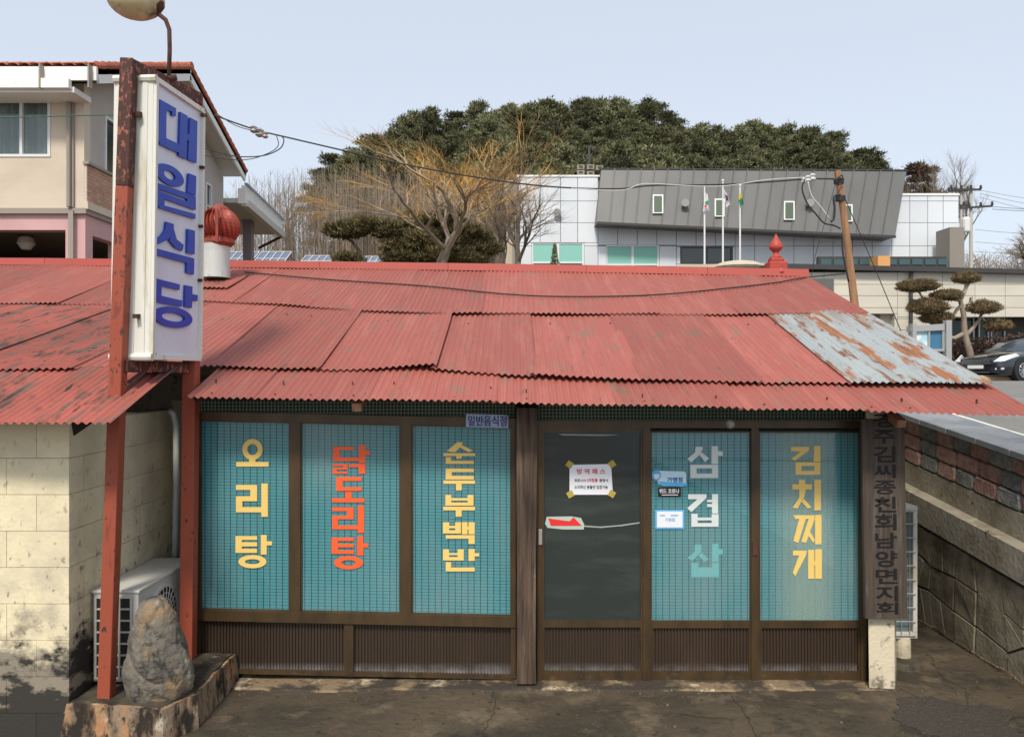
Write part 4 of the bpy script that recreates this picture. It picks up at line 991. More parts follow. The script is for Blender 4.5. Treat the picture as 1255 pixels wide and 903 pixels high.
# ------------------------------------------------------------------ roof furniture
vt = thing('roof_ventilator', 'round rust red turbine ventilator on a zinc collar on the roof', 'ventilator', P(266, 332, 9.3))
D = 9.3; c0 = P(265, 330, D)
mb = MB(); r = 16.5*D/F
mb.lathe(c0 + Vector((0, 0, -.1)), [(r*1.0, 0), (r*.98, .1), (r*.96, .32), (r*.98, .40), (r*1.02, .41)], 32); build('collar', mb, M['zinc'], vt, smooth=False)
hc = P(269, 277, D); rr = 22.5*D/F
mb = MB(); mb.ell(hc, (rr*.93, rr*.93, rr*.90), 32, 16); build('ball', mb, M['vent_red'], vt, smooth=True)
mb = MB()
for k in range(24):
    a = 2*pi*k/24; q = []
    for i in range(13):
        t = .14*pi + .76*pi*i/12; aa = a + .55*i/12
        q.append(hc + Vector((sin(t)*cos(aa), sin(t)*sin(aa), cos(t)*.95))*rr)
    nn = len(q); b0 = len(mb.v)
    for p in q:
        o_ = (p-hc).normalized(); tang = Vector((-o_.y, o_.x, 0)).normalized()
        mb.v += [tuple(p - tang*.018 - o_*.012), tuple(p + tang*.022 + o_*.020), tuple(p + tang*.022 + o_*.012)]
    for i in range(nn-1):
        for s_ in range(3): mb.f.append((b0+i*3+s_, b0+i*3+(s_+1) % 3, b0+(i+1)*3+(s_+1) % 3, b0+(i+1)*3+s_))
build('vane', mb, M['vent_red'], vt, kind='stuff')
mb = MB(); mb.lathe(hc + Vector((0, 0, rr*.72)), [(rr*.62, -.02), (rr*.55, .05), (rr*.2, .10), (.02, .11)], 24); mb.lathe(hc + Vector((0, 0, -rr*.92)), [(rr*.62, -.04), (rr*.80, 0), (rr*.78, .06), (rr*.6, .08)], 24)
mb.beam(P(266, 256, D-.26), P(266, 296, D-.27), .028, .02); build('cap', mb, M['vent_red'], vt)

D = 9.65; fi = thing('finial', 'pointed red finial at the right end of the roof ridge', 'finial', P(953, 340, D))
u = D/F
mb = MB(); mb.box(PX(942, D), PX(964, D), D-.05, D+.17, PZ(340, D), PZ(320, D)); mb.box(PX(945, D), PX(961, D), D-.02, D+.14, PZ(320, D), PZ(315, D)); build('base', mb, M['finial'], fi, bevel=.015)
mb = MB(); cc = P(953, 315, D) + Vector((0, .06, 0))
mb.lathe(cc, [(8*u, 0), (6*u, 2*u), (4*u, 4*u), (3.2*u, 7*u), (5.5*u, 9*u), (8*u, 11.5*u), (8.4*u, 14*u), (7*u, 18*u), (4.5*u, 22*u), (2.2*u, 26*u), (.3*u, 30*u)], 20); build('spire', mb, M['finial'], fi, smooth=True)
mb = MB(); mb.tube([P(957, 338, D-.08), P(957, 338, D+.02)], .045, 12); mb.tube([P(957, 329, D-.06), P(958, 334, D-.09)], .03, 8); build('boss', mb, M['finial'], fi)

# leaning timber pole with cables
tp_ = thing('timber_pole', 'leaning tan timber pole behind the right end of the roof', 'pole', P(1052, 400, 10.5))
mb = MB(); mb.tube([P(1056, 430, 10.5), P(1049, 386, 10.5), P(1040, 310, 10.5), P(1034, 260, 10.5), P(1026, 209, 10.5)], [.058, .054, .049, .045, .042], 12); build('pole', mb, M['pole_wood'], tp_)
mb = MB()
for y in (222, 243): mb.tube([P(1028+(y-222)*.1, y-3, 10.5) , P(1028+(y-222)*.1, y+3, 10.5)], .066, 10)
mb.tube([P(1024, 220, 10.4), P(1032, 214, 10.4), P(1034, 220, 10.4), P(1028, 226, 10.4), P(1022, 219, 10.4)], .012, 5); build('binding', mb, M['cable'], tp_, kind='stuff')
def cable(pts, r, m, label, d, sub=None, parent=None, name='cable'):
    q = []
    V = [P(x, y, dd) if dd else P(x, y, d) for x, y, dd in [(p + (None,))[:3] for p in pts]]
    V = [V[0]*2-V[1]] + V + [V[-1]*2-V[-2]]
    for i in range(1, len(V)-2):
        p0, p1, p2, p3 = V[i-1:i+3]
        for k in range(6):
            t = k/6; q.append(.5*((2*p1) + (-p0+p2)*t + (2*p0-5*p1+4*p2-p3)*t*t + (-p0+3*p1-3*p2+p3)*t**3))
    q.append(V[-2]); mb = MB(); mb.tube(q, r, 5)
    o = build(name, mb, m, parent, smooth=True, loc=None if parent else q[0])
    if not parent: tag(o, label, 'cable')
    return o
cable([(263, 141), (290, 151), (318, 160), (360, 170), (420, 184), (480, 198), (560, 213), (640, 225), (700, 230), (760, 231), (800, 227), (880, 226), (950, 222), (990, 219), (1022, 219)], .011, M['cable'], 'long black overhead cable from the left house to the timber pole', 10.6)
cable([(700, 230.5), (760, 233), (783, 226), (800, 225), (880, 228), (940, 220), (988, 217)], .006, M['cable_white'], 'thin white wire twisted along the overhead cable near the pole', 10.55)
cable([(986, 220), (983, 232), (990, 250), (1000, 262), (1010, 273), (1022, 276), (1030, 280)], .011, M['cable'], 'black cable hanging in a loop left of the timber pole', 10.45)
cable([(990, 222), (995, 240), (1005, 252), (1017, 268)], .007, M['cable_white'], 'pale cable hanging beside the black loop near the pole', 10.42)
cable([(1030, 238), (1022, 241), (1023, 255), (1022, 268), (1018, 271)], .014, M['cable'], 'short thick black cable looping from the pole clamp', 10.38)
cable([(1032, 285), (1033, 310), (1040, 345)], .012, M['cable'], 'black cable running down the timber pole', 10.38)
cable([(1028, 226), (1045, 265), (1075, 335), (1105, 407), (1125, 450)], .006, M['cable'], 'thin stay wire slanting right from the timber pole', 10.6)
cable([(1024, 224), (1012, 268), (1000, 310), (994, 340)], .004, M['cable'], 'thin wire slanting left from the timber pole to the roof', 10.4)
cable([(x, y, DR(y)-.24) for x, y in ((300, 333), (400, 342), (520, 350), (620, 360), (700, 363), (800, 361), (880, 354), (950, 346))] + [(985, 340, 9.4), (1035, 335, 10.4)], .0085, M['cable'], 'dark cable lying in a sag across the red roof', 9.3)
cable([(268, 141), (290, 154), (318, 162)], .006, M['cable'], 'second thin wire to the porcelain insulators left', 10.5)
cable([(345, 166), (348, 172), (343, 182), (325, 190), (300, 192), (282, 190), (250, 181)], .008, M['cable'], 'black cable loop hanging under the insulators', 10.5)
cable([(339, 166), (341, 178), (330, 187), (305, 195), (278, 195), (250, 190)], .006, M['cable'], 'dark green wire loop hanging lowest under the insulators', 10.45)
cable([(-30, 144, 9), (40, 143, 9), (90, 141.5, 9), (145, 140.5, 9.2)], .007, mat('green wire', (.03, .12, .07, 1), .6), 'green wire crossing in front of the beige house window', 9)
for nm, lab, items in (('cable_insulator', 'grey insulator cluster on the overhead cable near the left house', [(311, 158, .05), (318, 162, .06), (325, 165, .045)]), ('cable_insulator', 'white insulator cluster on the overhead cable beside the timber pole', [(990, 219, .045), (996, 217, .05), (985, 221, .035)])):
    mb = MB()
    for x, y, r in items: mb.lathe(P(x, y, 10.55) - Vector((0, 0, r)), [(r*.5, 0), (r, r*.4), (r*.6, r), (r, r*1.5), (r*.4, r*2)], 12)
    o = build(nm, mb, M['cable_white'] if '985' in str(items) else M['steel'], loc=P(items[0][0], items[0][1], 10.55)); tag(o, lab, 'insulator')

# ------------------------------------------------------------------ LEFT HOUSE
hx = -9.45; HD = 17.0; GZ = 2.1
hs_ = thing('beige_house', 'two storey beige house with terracotta roof and pink ground floor', 'house', (hx-4, HD+4, GZ))
zs = PZ(255, HD); ze = PZ(82, HD-.55)   # slab and eave heights
wb = 8.2
mb = MB()
def wall_holes(mb, x0, x1, z0, z1, holes, y0, y1):
    xs_ = sorted({x0, x1} | {h[0] for h in holes} | {h[1] for h in holes})
    for xa, xb in zip(xs_, xs_[1:]):
        cm = (xa+xb)/2; hh = sorted([(h[2], h[3]) for h in holes if h[0] < cm < h[1]]); z = z0
        for a, b in hh:
            if a > z: mb.box(xa, xb, y0, y1, z, a)
            z = b
        if z < z1: mb.box(xa, xb, y0, y1, z, z1)
wxa, wxb, wza, wzb = PX(-40, HD), PX(62, HD), PZ(192, HD), PZ(120, HD)
wall_holes(mb, hx-9, hx-.002, zs, ze-.15, [(wxa, wxb, wza, wzb)], HD, HD+.25)
build('wall', mb, M['house_beige'], hs_)
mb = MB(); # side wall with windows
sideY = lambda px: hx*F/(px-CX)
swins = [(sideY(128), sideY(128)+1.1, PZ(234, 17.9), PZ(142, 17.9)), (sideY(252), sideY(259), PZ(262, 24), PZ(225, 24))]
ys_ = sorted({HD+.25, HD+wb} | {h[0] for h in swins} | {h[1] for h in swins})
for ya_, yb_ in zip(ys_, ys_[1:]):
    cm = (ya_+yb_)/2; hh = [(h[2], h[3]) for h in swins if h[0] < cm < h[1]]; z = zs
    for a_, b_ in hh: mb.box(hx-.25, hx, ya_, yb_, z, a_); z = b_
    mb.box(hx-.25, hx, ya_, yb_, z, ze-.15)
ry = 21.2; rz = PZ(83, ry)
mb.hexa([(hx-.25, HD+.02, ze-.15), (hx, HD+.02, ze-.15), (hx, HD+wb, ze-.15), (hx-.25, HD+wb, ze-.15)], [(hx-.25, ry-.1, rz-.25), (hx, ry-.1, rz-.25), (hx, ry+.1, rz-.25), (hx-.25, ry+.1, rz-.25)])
build('wall', mb, M['house_beige_shade'], hs_, label='beige side wall with its shade put into the colour')
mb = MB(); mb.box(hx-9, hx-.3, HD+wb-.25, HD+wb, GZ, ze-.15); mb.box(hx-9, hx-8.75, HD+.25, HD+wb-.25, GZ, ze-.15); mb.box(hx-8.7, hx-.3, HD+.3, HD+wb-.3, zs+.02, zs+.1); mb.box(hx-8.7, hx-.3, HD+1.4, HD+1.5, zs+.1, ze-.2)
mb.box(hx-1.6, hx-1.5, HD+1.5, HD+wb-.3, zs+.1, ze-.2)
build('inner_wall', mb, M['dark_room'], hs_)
# ground floor, pink, open carport
mb = MB(); h0, h1 = PX(-60, HD), PX(79, HD)
wall_holes(mb, hx-9, hx+.0, GZ-.3, zs-.12, [(h0, h1, GZ-.3, PZ(281, HD))], HD+.04, HD+.34)
wy0, wy1 = sideY(112), sideY(145)
for a_, b_, z0_, z1_ in ((HD+.34, wy0, GZ-.3, zs-.12), (wy0, wy1, PZ(290, 17.5), zs-.12), (wy1, HD+wb, GZ-.3, zs-.12)): mb.box(hx-.25, hx-.002, a_, b_, z0_, z1_)
build('ground_floor', mb, M['pink'], hs_)
mb = MB(); mb.box(hx-9.05, hx+.06, HD-.05, HD+wb, zs-.12, zs); build('slab_edge', mb, M['pipe_grey'], hs_)
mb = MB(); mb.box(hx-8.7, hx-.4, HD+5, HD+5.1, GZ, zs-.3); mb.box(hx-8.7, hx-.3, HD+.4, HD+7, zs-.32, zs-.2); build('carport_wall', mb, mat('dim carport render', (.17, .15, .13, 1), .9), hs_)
mb = MB(); mb.lathe(P(32, 291, 18.5), [(.02, .25), (.03, .08), (.16, .0), (.2, -.14), (.1, -.28)][::-1], 14); build('hanging_lamp', mb, M['soffit'], hs_)
# front window
wn = MB(); 
def wframe(x0, x1, z0, z1, y, t=.07, mull=()):
    m = MB(); m.box(x0, x1, y, y+.08, z0, z0+t); m.box(x0, x1, y, y+.08, z1-t, z1); m.box(x0, x0+t, y, y+.08, z0+t, z1-t); m.box(x1-t, x1, y, y+.08, z0+t, z1-t)
    for q in mull: m.box(q-t/2, q+t/2, y+.002, y+.078, z0+t, z1-t)
    return m
xm = PX(26, HD)
wo = build('window', wframe(wxa, wxb, wza, wzb, HD-.02, .06, (xm,)), M['frame_white'], hs_)
mb = MB(); mb.box(wxa, wxb, HD+.04, HD+.045, wza, wzb); build('glass_pane', mb, M['glass'], wo)
mb = MB(); n = 60
for i in range(n):
    xa = wxa + (wxb-wxa)*i/n; xb = wxa+(wxb-wxa)*(i+1)/n; y_ = lambda i: HD+.25+.03*sin(i*1.3)
    mb.add([(xa, y_(i), wza), (xb, y_(i+1), wza), (xb, y_(i+1), wzb), (xa, y_(i), wzb)], [(0, 1, 2, 3)])
build('curtain', mb, M['curtain'], wo)
for (ya_, yb_, za_, zb_) in swins:
    m = MB(); t = .06
    m.box(hx-.05, hx+.03, ya_, yb_, za_, za_+t); m.box(hx-.05, hx+.03, ya_, yb_, zb_-t, zb_); m.box(hx-.05, hx+.03, ya_, ya_+t, za_+t, zb_-t); m.box(hx-.05, hx+.03, yb_-t, yb_, za_+t, zb_-t)
    m.box(hx-.05, hx+.03, ya_+t, yb_-t, za_+(zb_-za_)*.22, za_+(zb_-za_)*.27)
    wo = build('window', m, M['frame_white'], hs_); m = MB(); m.box(hx-.06, hx-.052, ya_+t, yb_-t, za_+t, zb_-t); build('glass_pane', m, M['dark_glass'], wo)
# brick apron on the side
bz0, bz1 = PZ(246, HD)-.02, PZ(201, HD)
mb = MB(); mb.box(hx+.001, hx+.05, HD+.0, HD+1.9, bz0, bz1); ba = build('brick_apron', mb, M['brick_joint'], hs_)
mb = MB(); mb.box(hx-.01, hx+.12, HD-.04, HD+1.92, bz1, bz1+.06); build('apron_cap', mb, M['pipe_grey'], ba)
mb = MB(); mb.box(hx-.01, hx+.1, HD-.04, HD+1.92, bz0-.16, bz0); build('apron_base', mb, M['house_beige'], ba)
bm_ = {}
rows_ = int((bz1-bz0)/.075)
for r in range(rows_):
    y = HD + (.0 if r % 2 else -.1)
    while y < HD+1.85:
        L = .2; mb = MB(); mb.box(hx+.04, hx+.062, max(y, HD)+.006, min(y+L, HD+1.9)-.006, bz0+r*.075+.006, bz0+(r+1)*.075-.006)
        build('brick', mb, M['brick'], ba, recalc=False); y += L
# roof slabs, tiles
ov = .60; ex = hx+ov
def roofpt(y): return rz - (abs(y-ry))*(rz-ze)/(ry-(HD-.55))
mb = MB()
for s_ in (-1, 1):
    yE = HD-.55 if s_ < 0 else 25.6
    mb.hexa([(hx-10, ry, rz-.16), (ex, ry, rz-.16), (ex, yE, roofpt(yE)-.16), (hx-10, yE, roofpt(yE)-.16)], [(hx-10, ry, rz-.02), (ex, ry, rz-.02), (ex, yE, roofpt(yE)-.02), (hx-10, yE, roofpt(yE)-.02)])
rf = build('roof', mb, M['soffit'], hs_)
# barrel tiles on the front slope: long courses made of joined half tubes, one mesh per course
def tile_course(y0, y1):
    mb = MB(); x = hx-8
    while x < ex+.02:
        q = []
        for k in range(6):
            a = pi*k/5; q.append((x + .11 - .11*cos(a), sin(a)*.05))
        for (a_, za_), (b_, zb_) in zip(q, q[1:]+[(x+.24, 0)]):
            mb.add([(a_, y0, roofpt(y0)+.045+za_), (b_, y0, roofpt(y0)+.045+zb_), (b_, y1, roofpt(y1)+.0+zb_), (a_, y1, roofpt(y1)+.0+za_)], [(0, 1, 2, 3)])
        x += .24
    build('tile_course', mb, M['tile'], rf, recalc=False, kind='stuff')
y = HD-.65
while y < ry-.1: tile_course(y, min(y+.36, ry)); y += .33
mb = MB(); mb.hexa([(hx-10, ry, rz), (ex, ry, rz), (ex, 25.6, roofpt(25.6)), (hx-10, 25.6, roofpt(25.6))], [(hx-10, ry, rz+.05), (ex, ry, rz+.05), (ex, 25.6, roofpt(25.6)+.05), (hx-10, 25.6, roofpt(25.6)+.05)]); build('rear_tiles', mb, M['tile'], rf)
x = hx-8
while x < ex:     # ridge tiles
    mb = MB(); q = [(ry+.14*cos(pi*k/6), rz+.02+.13*sin(pi*k/6)) for k in range(7)]
    mb.hexa([(x, a_, b_) for a_, b_ in q], [(x+.36, a_, b_+.015) for a_, b_ in q]); build('ridge_tile', mb, M['tile'], rf); x += .36
# rake tiles and white barge board along the gable
for s_, yE in ((-1, HD-.55), (1, 25.6)):
    mb = MB(); mb.beam((ex-.03, ry, rz-.17), (ex-.03, yE, roofpt(yE)-.17), .06, .34); build('barge_board', mb, M['fascia'], rf)
    n = 18
    for i in range(n):
        a_ = ry+(yE-ry)*i/n; b_ = ry+(yE-ry)*(i+1.12)/n
        mb = MB(); mb.tube([(ex-.02, a_, roofpt(a_)+.02), (ex-.02, b_, roofpt(b_)+.045)], [.075, .085], 8); build('verge_tile', mb, M['tile'], rf)
mb = MB(); y0 = HD-.60
zf = roofpt(HD-.55)-.02
mb.box(hx-9.5, ex+.02-1.2*0, y0-.06, y0, zf-.30, zf-.01); build('fascia', mb, M['fascia'], rf)
mb = MB(); mb.box(hx-9.5, hx+.10, y0-.18, y0-.062, zf-.50, zf-.30); mb.box(hx-9.5, hx+.15, y0-.06, HD-.001, zf-.56, zf-.44); build('gutter', mb, M['fascia'], rf)
for px in (48, 108):
    mb = MB(); xg = PX(px, y0-.2); mb.box(xg-.015, xg+.015, y0-.20, y0-.06, zf-.5, zf+.0); build('gutter_strap', mb, M['pipe_grey'], rf)
mb = MB(); yp = HD-.12
mb.tube([P(68, 103, HD-.62), P(78, 115, HD-.3), P(84, 124, HD-.1), P(84, 180, HD-.1), P(84, 253, HD-.1)], .045, 8); mb.box(PX(80, yp), PX(88, yp), HD-.06, HD-.003, PZ(254, HD), PZ(124, HD))
mb.box(PX(82.5, yp), PX(88.5, yp), HD-.09, HD-.055, PZ(325, HD), PZ(258, HD)); build('downpipe', mb, M['pipe_grey'], hs_)
# rear porch: flat roof with deep white fascia and a pillar
py0, py1 = 25.5, 29.6
mb = MB(); mb.hexa([(hx-2.5, py0, 8.05), (ex-.12, py0, 8.05), (ex-.12, py1, 7.72), (hx-2.5, py1, 7.72)], [(hx-2.5, py0, 8.2), (ex-.12, py0, 8.2), (ex-.12, py1, 7.9), (hx-2.5, py1, 7.9)]); po = build('porch_roof', mb, M['soffit'], hs_)
mb = MB(); mb.hexa([(ex-.12, py0, 7.95), (ex, py0, 7.95), (ex, py1, 7.62), (ex-.12, py1, 7.62)], [(ex-.12, py0, 8.62), (ex, py0, 8.62), (ex, py1, 8.25), (ex-.12, py1, 8.25)]); mb.box(ex-.2, ex+.06, py0-.1, py0+.25, 8.0, 8.5); build('porch_fascia', mb, M['fascia'], po)
mb = MB(); mb.hexa([(ex, py0, 7.93), (ex+.10, py0, 7.93), (ex+.10, py1, 7.60), (ex, py1, 7.60)], [(ex, py0, 8.13), (ex+.14, py0, 8.13), (ex+.14, py1, 7.80), (ex, py1, 7.80)]); build('porch_gutter', mb, M['soffit'], po)
mb = MB(); mb.beam((ex+.03, py0, 8.68), (ex+.03, py1+.1, 8.30), .10, .06); build('porch_coping', mb, mat('grey coping metal', (.33, .35, .36, 1), .5), po)
mb = MB(); mb.beam((ex+.02, py1, 7.66), (ex-.9, py1, 7.2), .08); build('porch_spout', mb, M['rust'], po)
mb = MB(); mb.box(hx-.17, hx+.13, 27.5, 27.8, GZ, 7.95); build('pillar', mb, mat('mauve grey render', (.24, .19, .19, 1), .9), hs_)
mb = MB(); mb.box(hx-2.5, hx-.02, 25.22, 29.2, GZ, 5.6); mb.box(hx-2.5, hx-1.4, 25.3, 29.2, 5.62, 7.9); build('porch_wall', mb, mat('brown mauve render', (.16, .125, .12, 1), .9), hs_)

# ------------------------------------------------------------------ GOVERNMENT BUILDING (far) 
BDp = 45.0
gb = thing('office_building', 'large white panelled office building with sloping dark zinc front', 'office building', P(860, 400, BDp))
gx0, gx1 = PX(633, BDp), PX(1175, BDp)
ztop = lambda px: PZ(216, BDp) if px < 735 else PZ(238, BDp)
Z0 = 2.0
core = MB(); core.box(gx0+.03, PX(745, BDp), BDp+.12, BDp+14, Z0, PZ(217, BDp)); core.box(PX(745, BDp), PX(1104, BDp), BDp+.12, BDp+14, Z0, PZ(232, BDp)); core.box(PX(1104, BDp), gx1-.03, BDp+.12, BDp+14, Z0, PZ(239, BDp))
build('wall', core, M['bldg_joint'], gb)
gw = [(652, 297, 716, 328.5), (743, 300, 808, 331), (834, 302, 898, 323)]
rowsY = [216, 246, 272.5, 301, 326, 352]
colX = [633, 662, 687, 708, 733, 757, 781, 805, 829, 853, 877, 901, 925, 949, 973, 997, 1021, 1045, 1069, 1093, 1115, 1137, 1156, 1175]
def cuts(x0, y0, x1, y1):
    rs = [(x0, y0, x1, y1)]
    for (a, b, c, d) in gw:
        out = []
        for (p, q, r_, s_) in rs:
            if r_ <= a or p >= c or s_ <= b or q >= d: out.append((p, q, r_, s_)); continue
            if q < b: out.append((p, q, r_, b))
            if s_ > d: out.append((p, d, r_, s_))
            if p < a: out.append((p, max(q, b), a, min(s_, d)))
            if r_ > c: out.append((c, max(q, b), r_, min(s_, d)))
        rs = out
    return rs
for i in range(len(colX)-1):
    x0, x1 = colX[i], colX[i+1]
    for j in range(len(rowsY)-1):
        y0, y1 = rowsY[j], rowsY[j+1]
        if x0 >= 733 and x1 <= 1104 and y1 < 262: continue
        if x0 >= 1090: y0 = max(y0, 239)
        if y1-y0 < 3: continue
        for (a, b, c, d) in cuts(x0, y0, x1, y1):
            if c-a < 2 or d-b < 2: continue
            mb = MB(); mb.fb(a+.35, b+.3, c-.35, d-.3, BDp, .1); build('panel', mb, M['bldg_white'], gb, recalc=False)
# left return wall in beige and grey
mb = MB(); mb.box(gx0-.0, gx0+.03-.001, BDp, BDp+14, Z0, PZ(217, BDp)); mb.box(gx0-.9, gx0-.05, BDp+.3, BDp+8, Z0, PZ(219, BDp)); build('return_wall', mb, M['bldg_beige'], gb)
mb = MB(); mb.fb(628, 222, 633, 330, BDp-.3, .3); build('corner_fin', mb, M['bldg_tan'], gb)
mb = MB(); mb.fb(633, 214, 735, 216.2, BDp-.05, .6); build('parapet_cap', mb, M['fascia'], gb); mb = MB(); mb.fb(1104, 236.5, 1176, 239, BDp-.05, .6); build('parapet_cap', mb, M['fascia'], gb)
# windows
for k, (a, b, c, d) in enumerate(gw):
    x0, x1, z0, z1 = PX(a, BDp), PX(c, BDp), PZ(d, BDp), PZ(b, BDp)
    fr = MB(); t = .11; y = BDp+.04
    fr.box(x0, x1, y, y+.07, z0, z0+t); fr.box(x0, x1, y, y+.07, z1-t*.6, z1); fr.box(x0, x0+t*.7, y, y+.07, z0+t, z1-t*.6); fr.box(x1-t, x1, y, y+.07, z0+t, z1-t*.6)
    xm_ = (x0+x1)/2; fr.box(xm_-.07, xm_+.07, y+.002, y+.068, z0+t, z1-t*.6)
    zl = z0 + (z1-z0)*.2
    if k < 2: fr.box(x0+t*.7, x1-t, y+.004, y+.066, zl, zl+.1)
    wo = build('window', fr, M['frame_white'] if k < 2 else M['metal_dark'], gb)
    mb = MB(); mb.box(x0, x1, BDp+.09, BDp+.11, z0, z1); build('glass_pane', mb, M['dark_glass'], wo)
    if k < 2:
        mb = MB(); mb.box(x0+.08, x1-.11, BDp+.075, BDp+.085, zl+.1, z1-.08); build('roller_blind', mb, M['mint'], wo)
# zinc front, leaning out, with standing seams
qd = BDp-1.2
A, B_, Cc, Dd = P(731, 273, qd), P(1097, 290, qd-.2), P(1111, 209, qd+.9), P(737, 207, qd+.9)
mb = MB(); back = Vector((0, 1.6, 0)); mb.hexa([A, B_, Cc, Dd], [A+back, B_+back, Cc+back, Dd+back]); zf_ = build('zinc_front', mb, M['zinc_dark'], gb)
for i in range(1, 23):
    t = i/23; lo_ = A+(B_-A)*t; hi_ = Dd+(Cc-Dd)*t
    mb = MB(); mb.beam(lo_+Vector((0, -.04, 0)), hi_+Vector((0, -.04, 0)), .05, .09); build('seam', mb, M['zinc_dark'], zf_)
mb = MB(); mb.beam(Dd+Vector((-.1, .1, .03)), Cc+Vector((.1, .1, .03)), .3, .07); mb.beam(A+Vector((0, -.05, 0)), B_+Vector((0, -.05, 0)), .12, .14); build('zinc_edge', mb, M['metal_dark'], zf_)
def on_front(px, py, off=.0):
    n_ = (B_-A).cross(Dd-A).normalized(); 
    if n_.y > 0: n_.negate()
    dv = Vector(((px-CX)/F, 1, (HY-py)/F)); cp = Vector((0, 0, CZ)); t = (A + n_*off - cp).dot(n_)/dv.dot(n_); return cp+dv*t
for (a, b, c, d) in ((800, 238, 813, 261), (876, 243, 888, 265), (961, 246, 974, 269), (1034, 250, 1045, 271)):
    mb = MB(); o1 = [on_front(a, d, .12), on_front(c, d, .12), on_front(c, b, .12), on_front(a, b, .12)]; bk = [p+Vector((0, .2, 0)) for p in o1]; mb.hexa(bk, o1); fo = build('skylight', mb, M['frame_white'], zf_)
    mb = MB(); o1 = [on_front(a+1.6, d-1.6, .14), on_front(c-1.6, d-1.6, .14), on_front(c-1.6, b+1.6, .14), on_front(a+1.6, b+1.6, .14)]; bk = [p+Vector((0, .1, 0)) for p in o1]; mb.hexa(bk, o1); build('skylight_pane', mb, mat('olive glass', (.09, .12, .08, 1), .25), fo)
for (x, y, on) in ((683, 260, 0), (840, 248, 1), (993, 248, 1)):
    c0 = on_front(x, y, .4) if on else P(x, y, BDp-.3)
    mb = MB(); mb.tube([c0, c0+Vector((.05, .35, .05))], [.22, .15], 14); tag(build('flood_light', mb, M['steel'], loc=c0), {683: 'round floodlight on the white panel wall left of the zinc', 840: 'round floodlight on the zinc front near the middle flags', 993: 'round floodlight on the zinc front near the timber pole'}[x], 'floodlight')
mb = MB(); mb.fb(1164, 278, 1182, 330, BDp-2, 1.4); build('chimney', mb, M['bldg_tan'], gb)
mb = MB(); mb.fb(1003, 314, 1160, 330, BDp-3, .3); bw_ = build('clerestory', mb, M['metal_dark'], gb)
for a in range(1006, 1155, 16):
    mb = MB(); mb.fb(a, 317, a+13, 324, BDp-3.05, .06); build('clerestory_pane', mb, mat('teal glass', (.05, .10, .11, 1), .2), bw_)
mb = MB(); mb.fb(1076, 313, 1091, 326, BDp-4, 1.2); tag(build('orange_housing', mb, M['orange_box'], loc=P(1083, 326, BDp-4)), 'small orange rendered box on the annex roof', 'housing')
# roof loudspeakers and mast
ls = thing('loudspeaker_cluster', 'cluster of white horn loudspeakers with mast on the office roof', 'loudspeakers', P(722, 216, BDp+1))
for x, y in ((712, 204), (724, 204), (712, 211), (724, 212), (735, 205)):
    mb = MB(); c0 = P(x, y, BDp+.6); mb.box(c0.x-.20, c0.x+.20, c0.y, c0.y+.05, c0.z-.13, c0.z+.13); mb.hexa([c0+Vector((-.22, .06, -.14)), c0+Vector((.22, .06, -.14)), c0+Vector((.22, .06, .14)), c0+Vector((-.22, .06, .14))], [c0+Vector((-.06, .4, -.05)), c0+Vector((.06, .4, -.05)), c0+Vector((.06, .4, .05)), c0+Vector((-.06, .4, .05))]); ho = build('horn', mb, M['conc'], ls)
    mb = MB(); mb.box(c0.x-.12, c0.x+.12, c0.y-.01, c0.y+.02, c0.z-.07, c0.z+.07); build('throat', mb, M['metal_dark'], ho)
mb = MB(); mb.beam(P(722, 218, BDp+1.2), P(722, 178, BDp+1.2), .12); mb.beam(P(718, 190, BDp+1.2), P(726, 190, BDp+1.2), .08); mb.beam(P(707, 207.5, BDp+1.1), P(740, 207.5, BDp+1.1), .08); build('mast', mb, M['metal_dark'], ls)

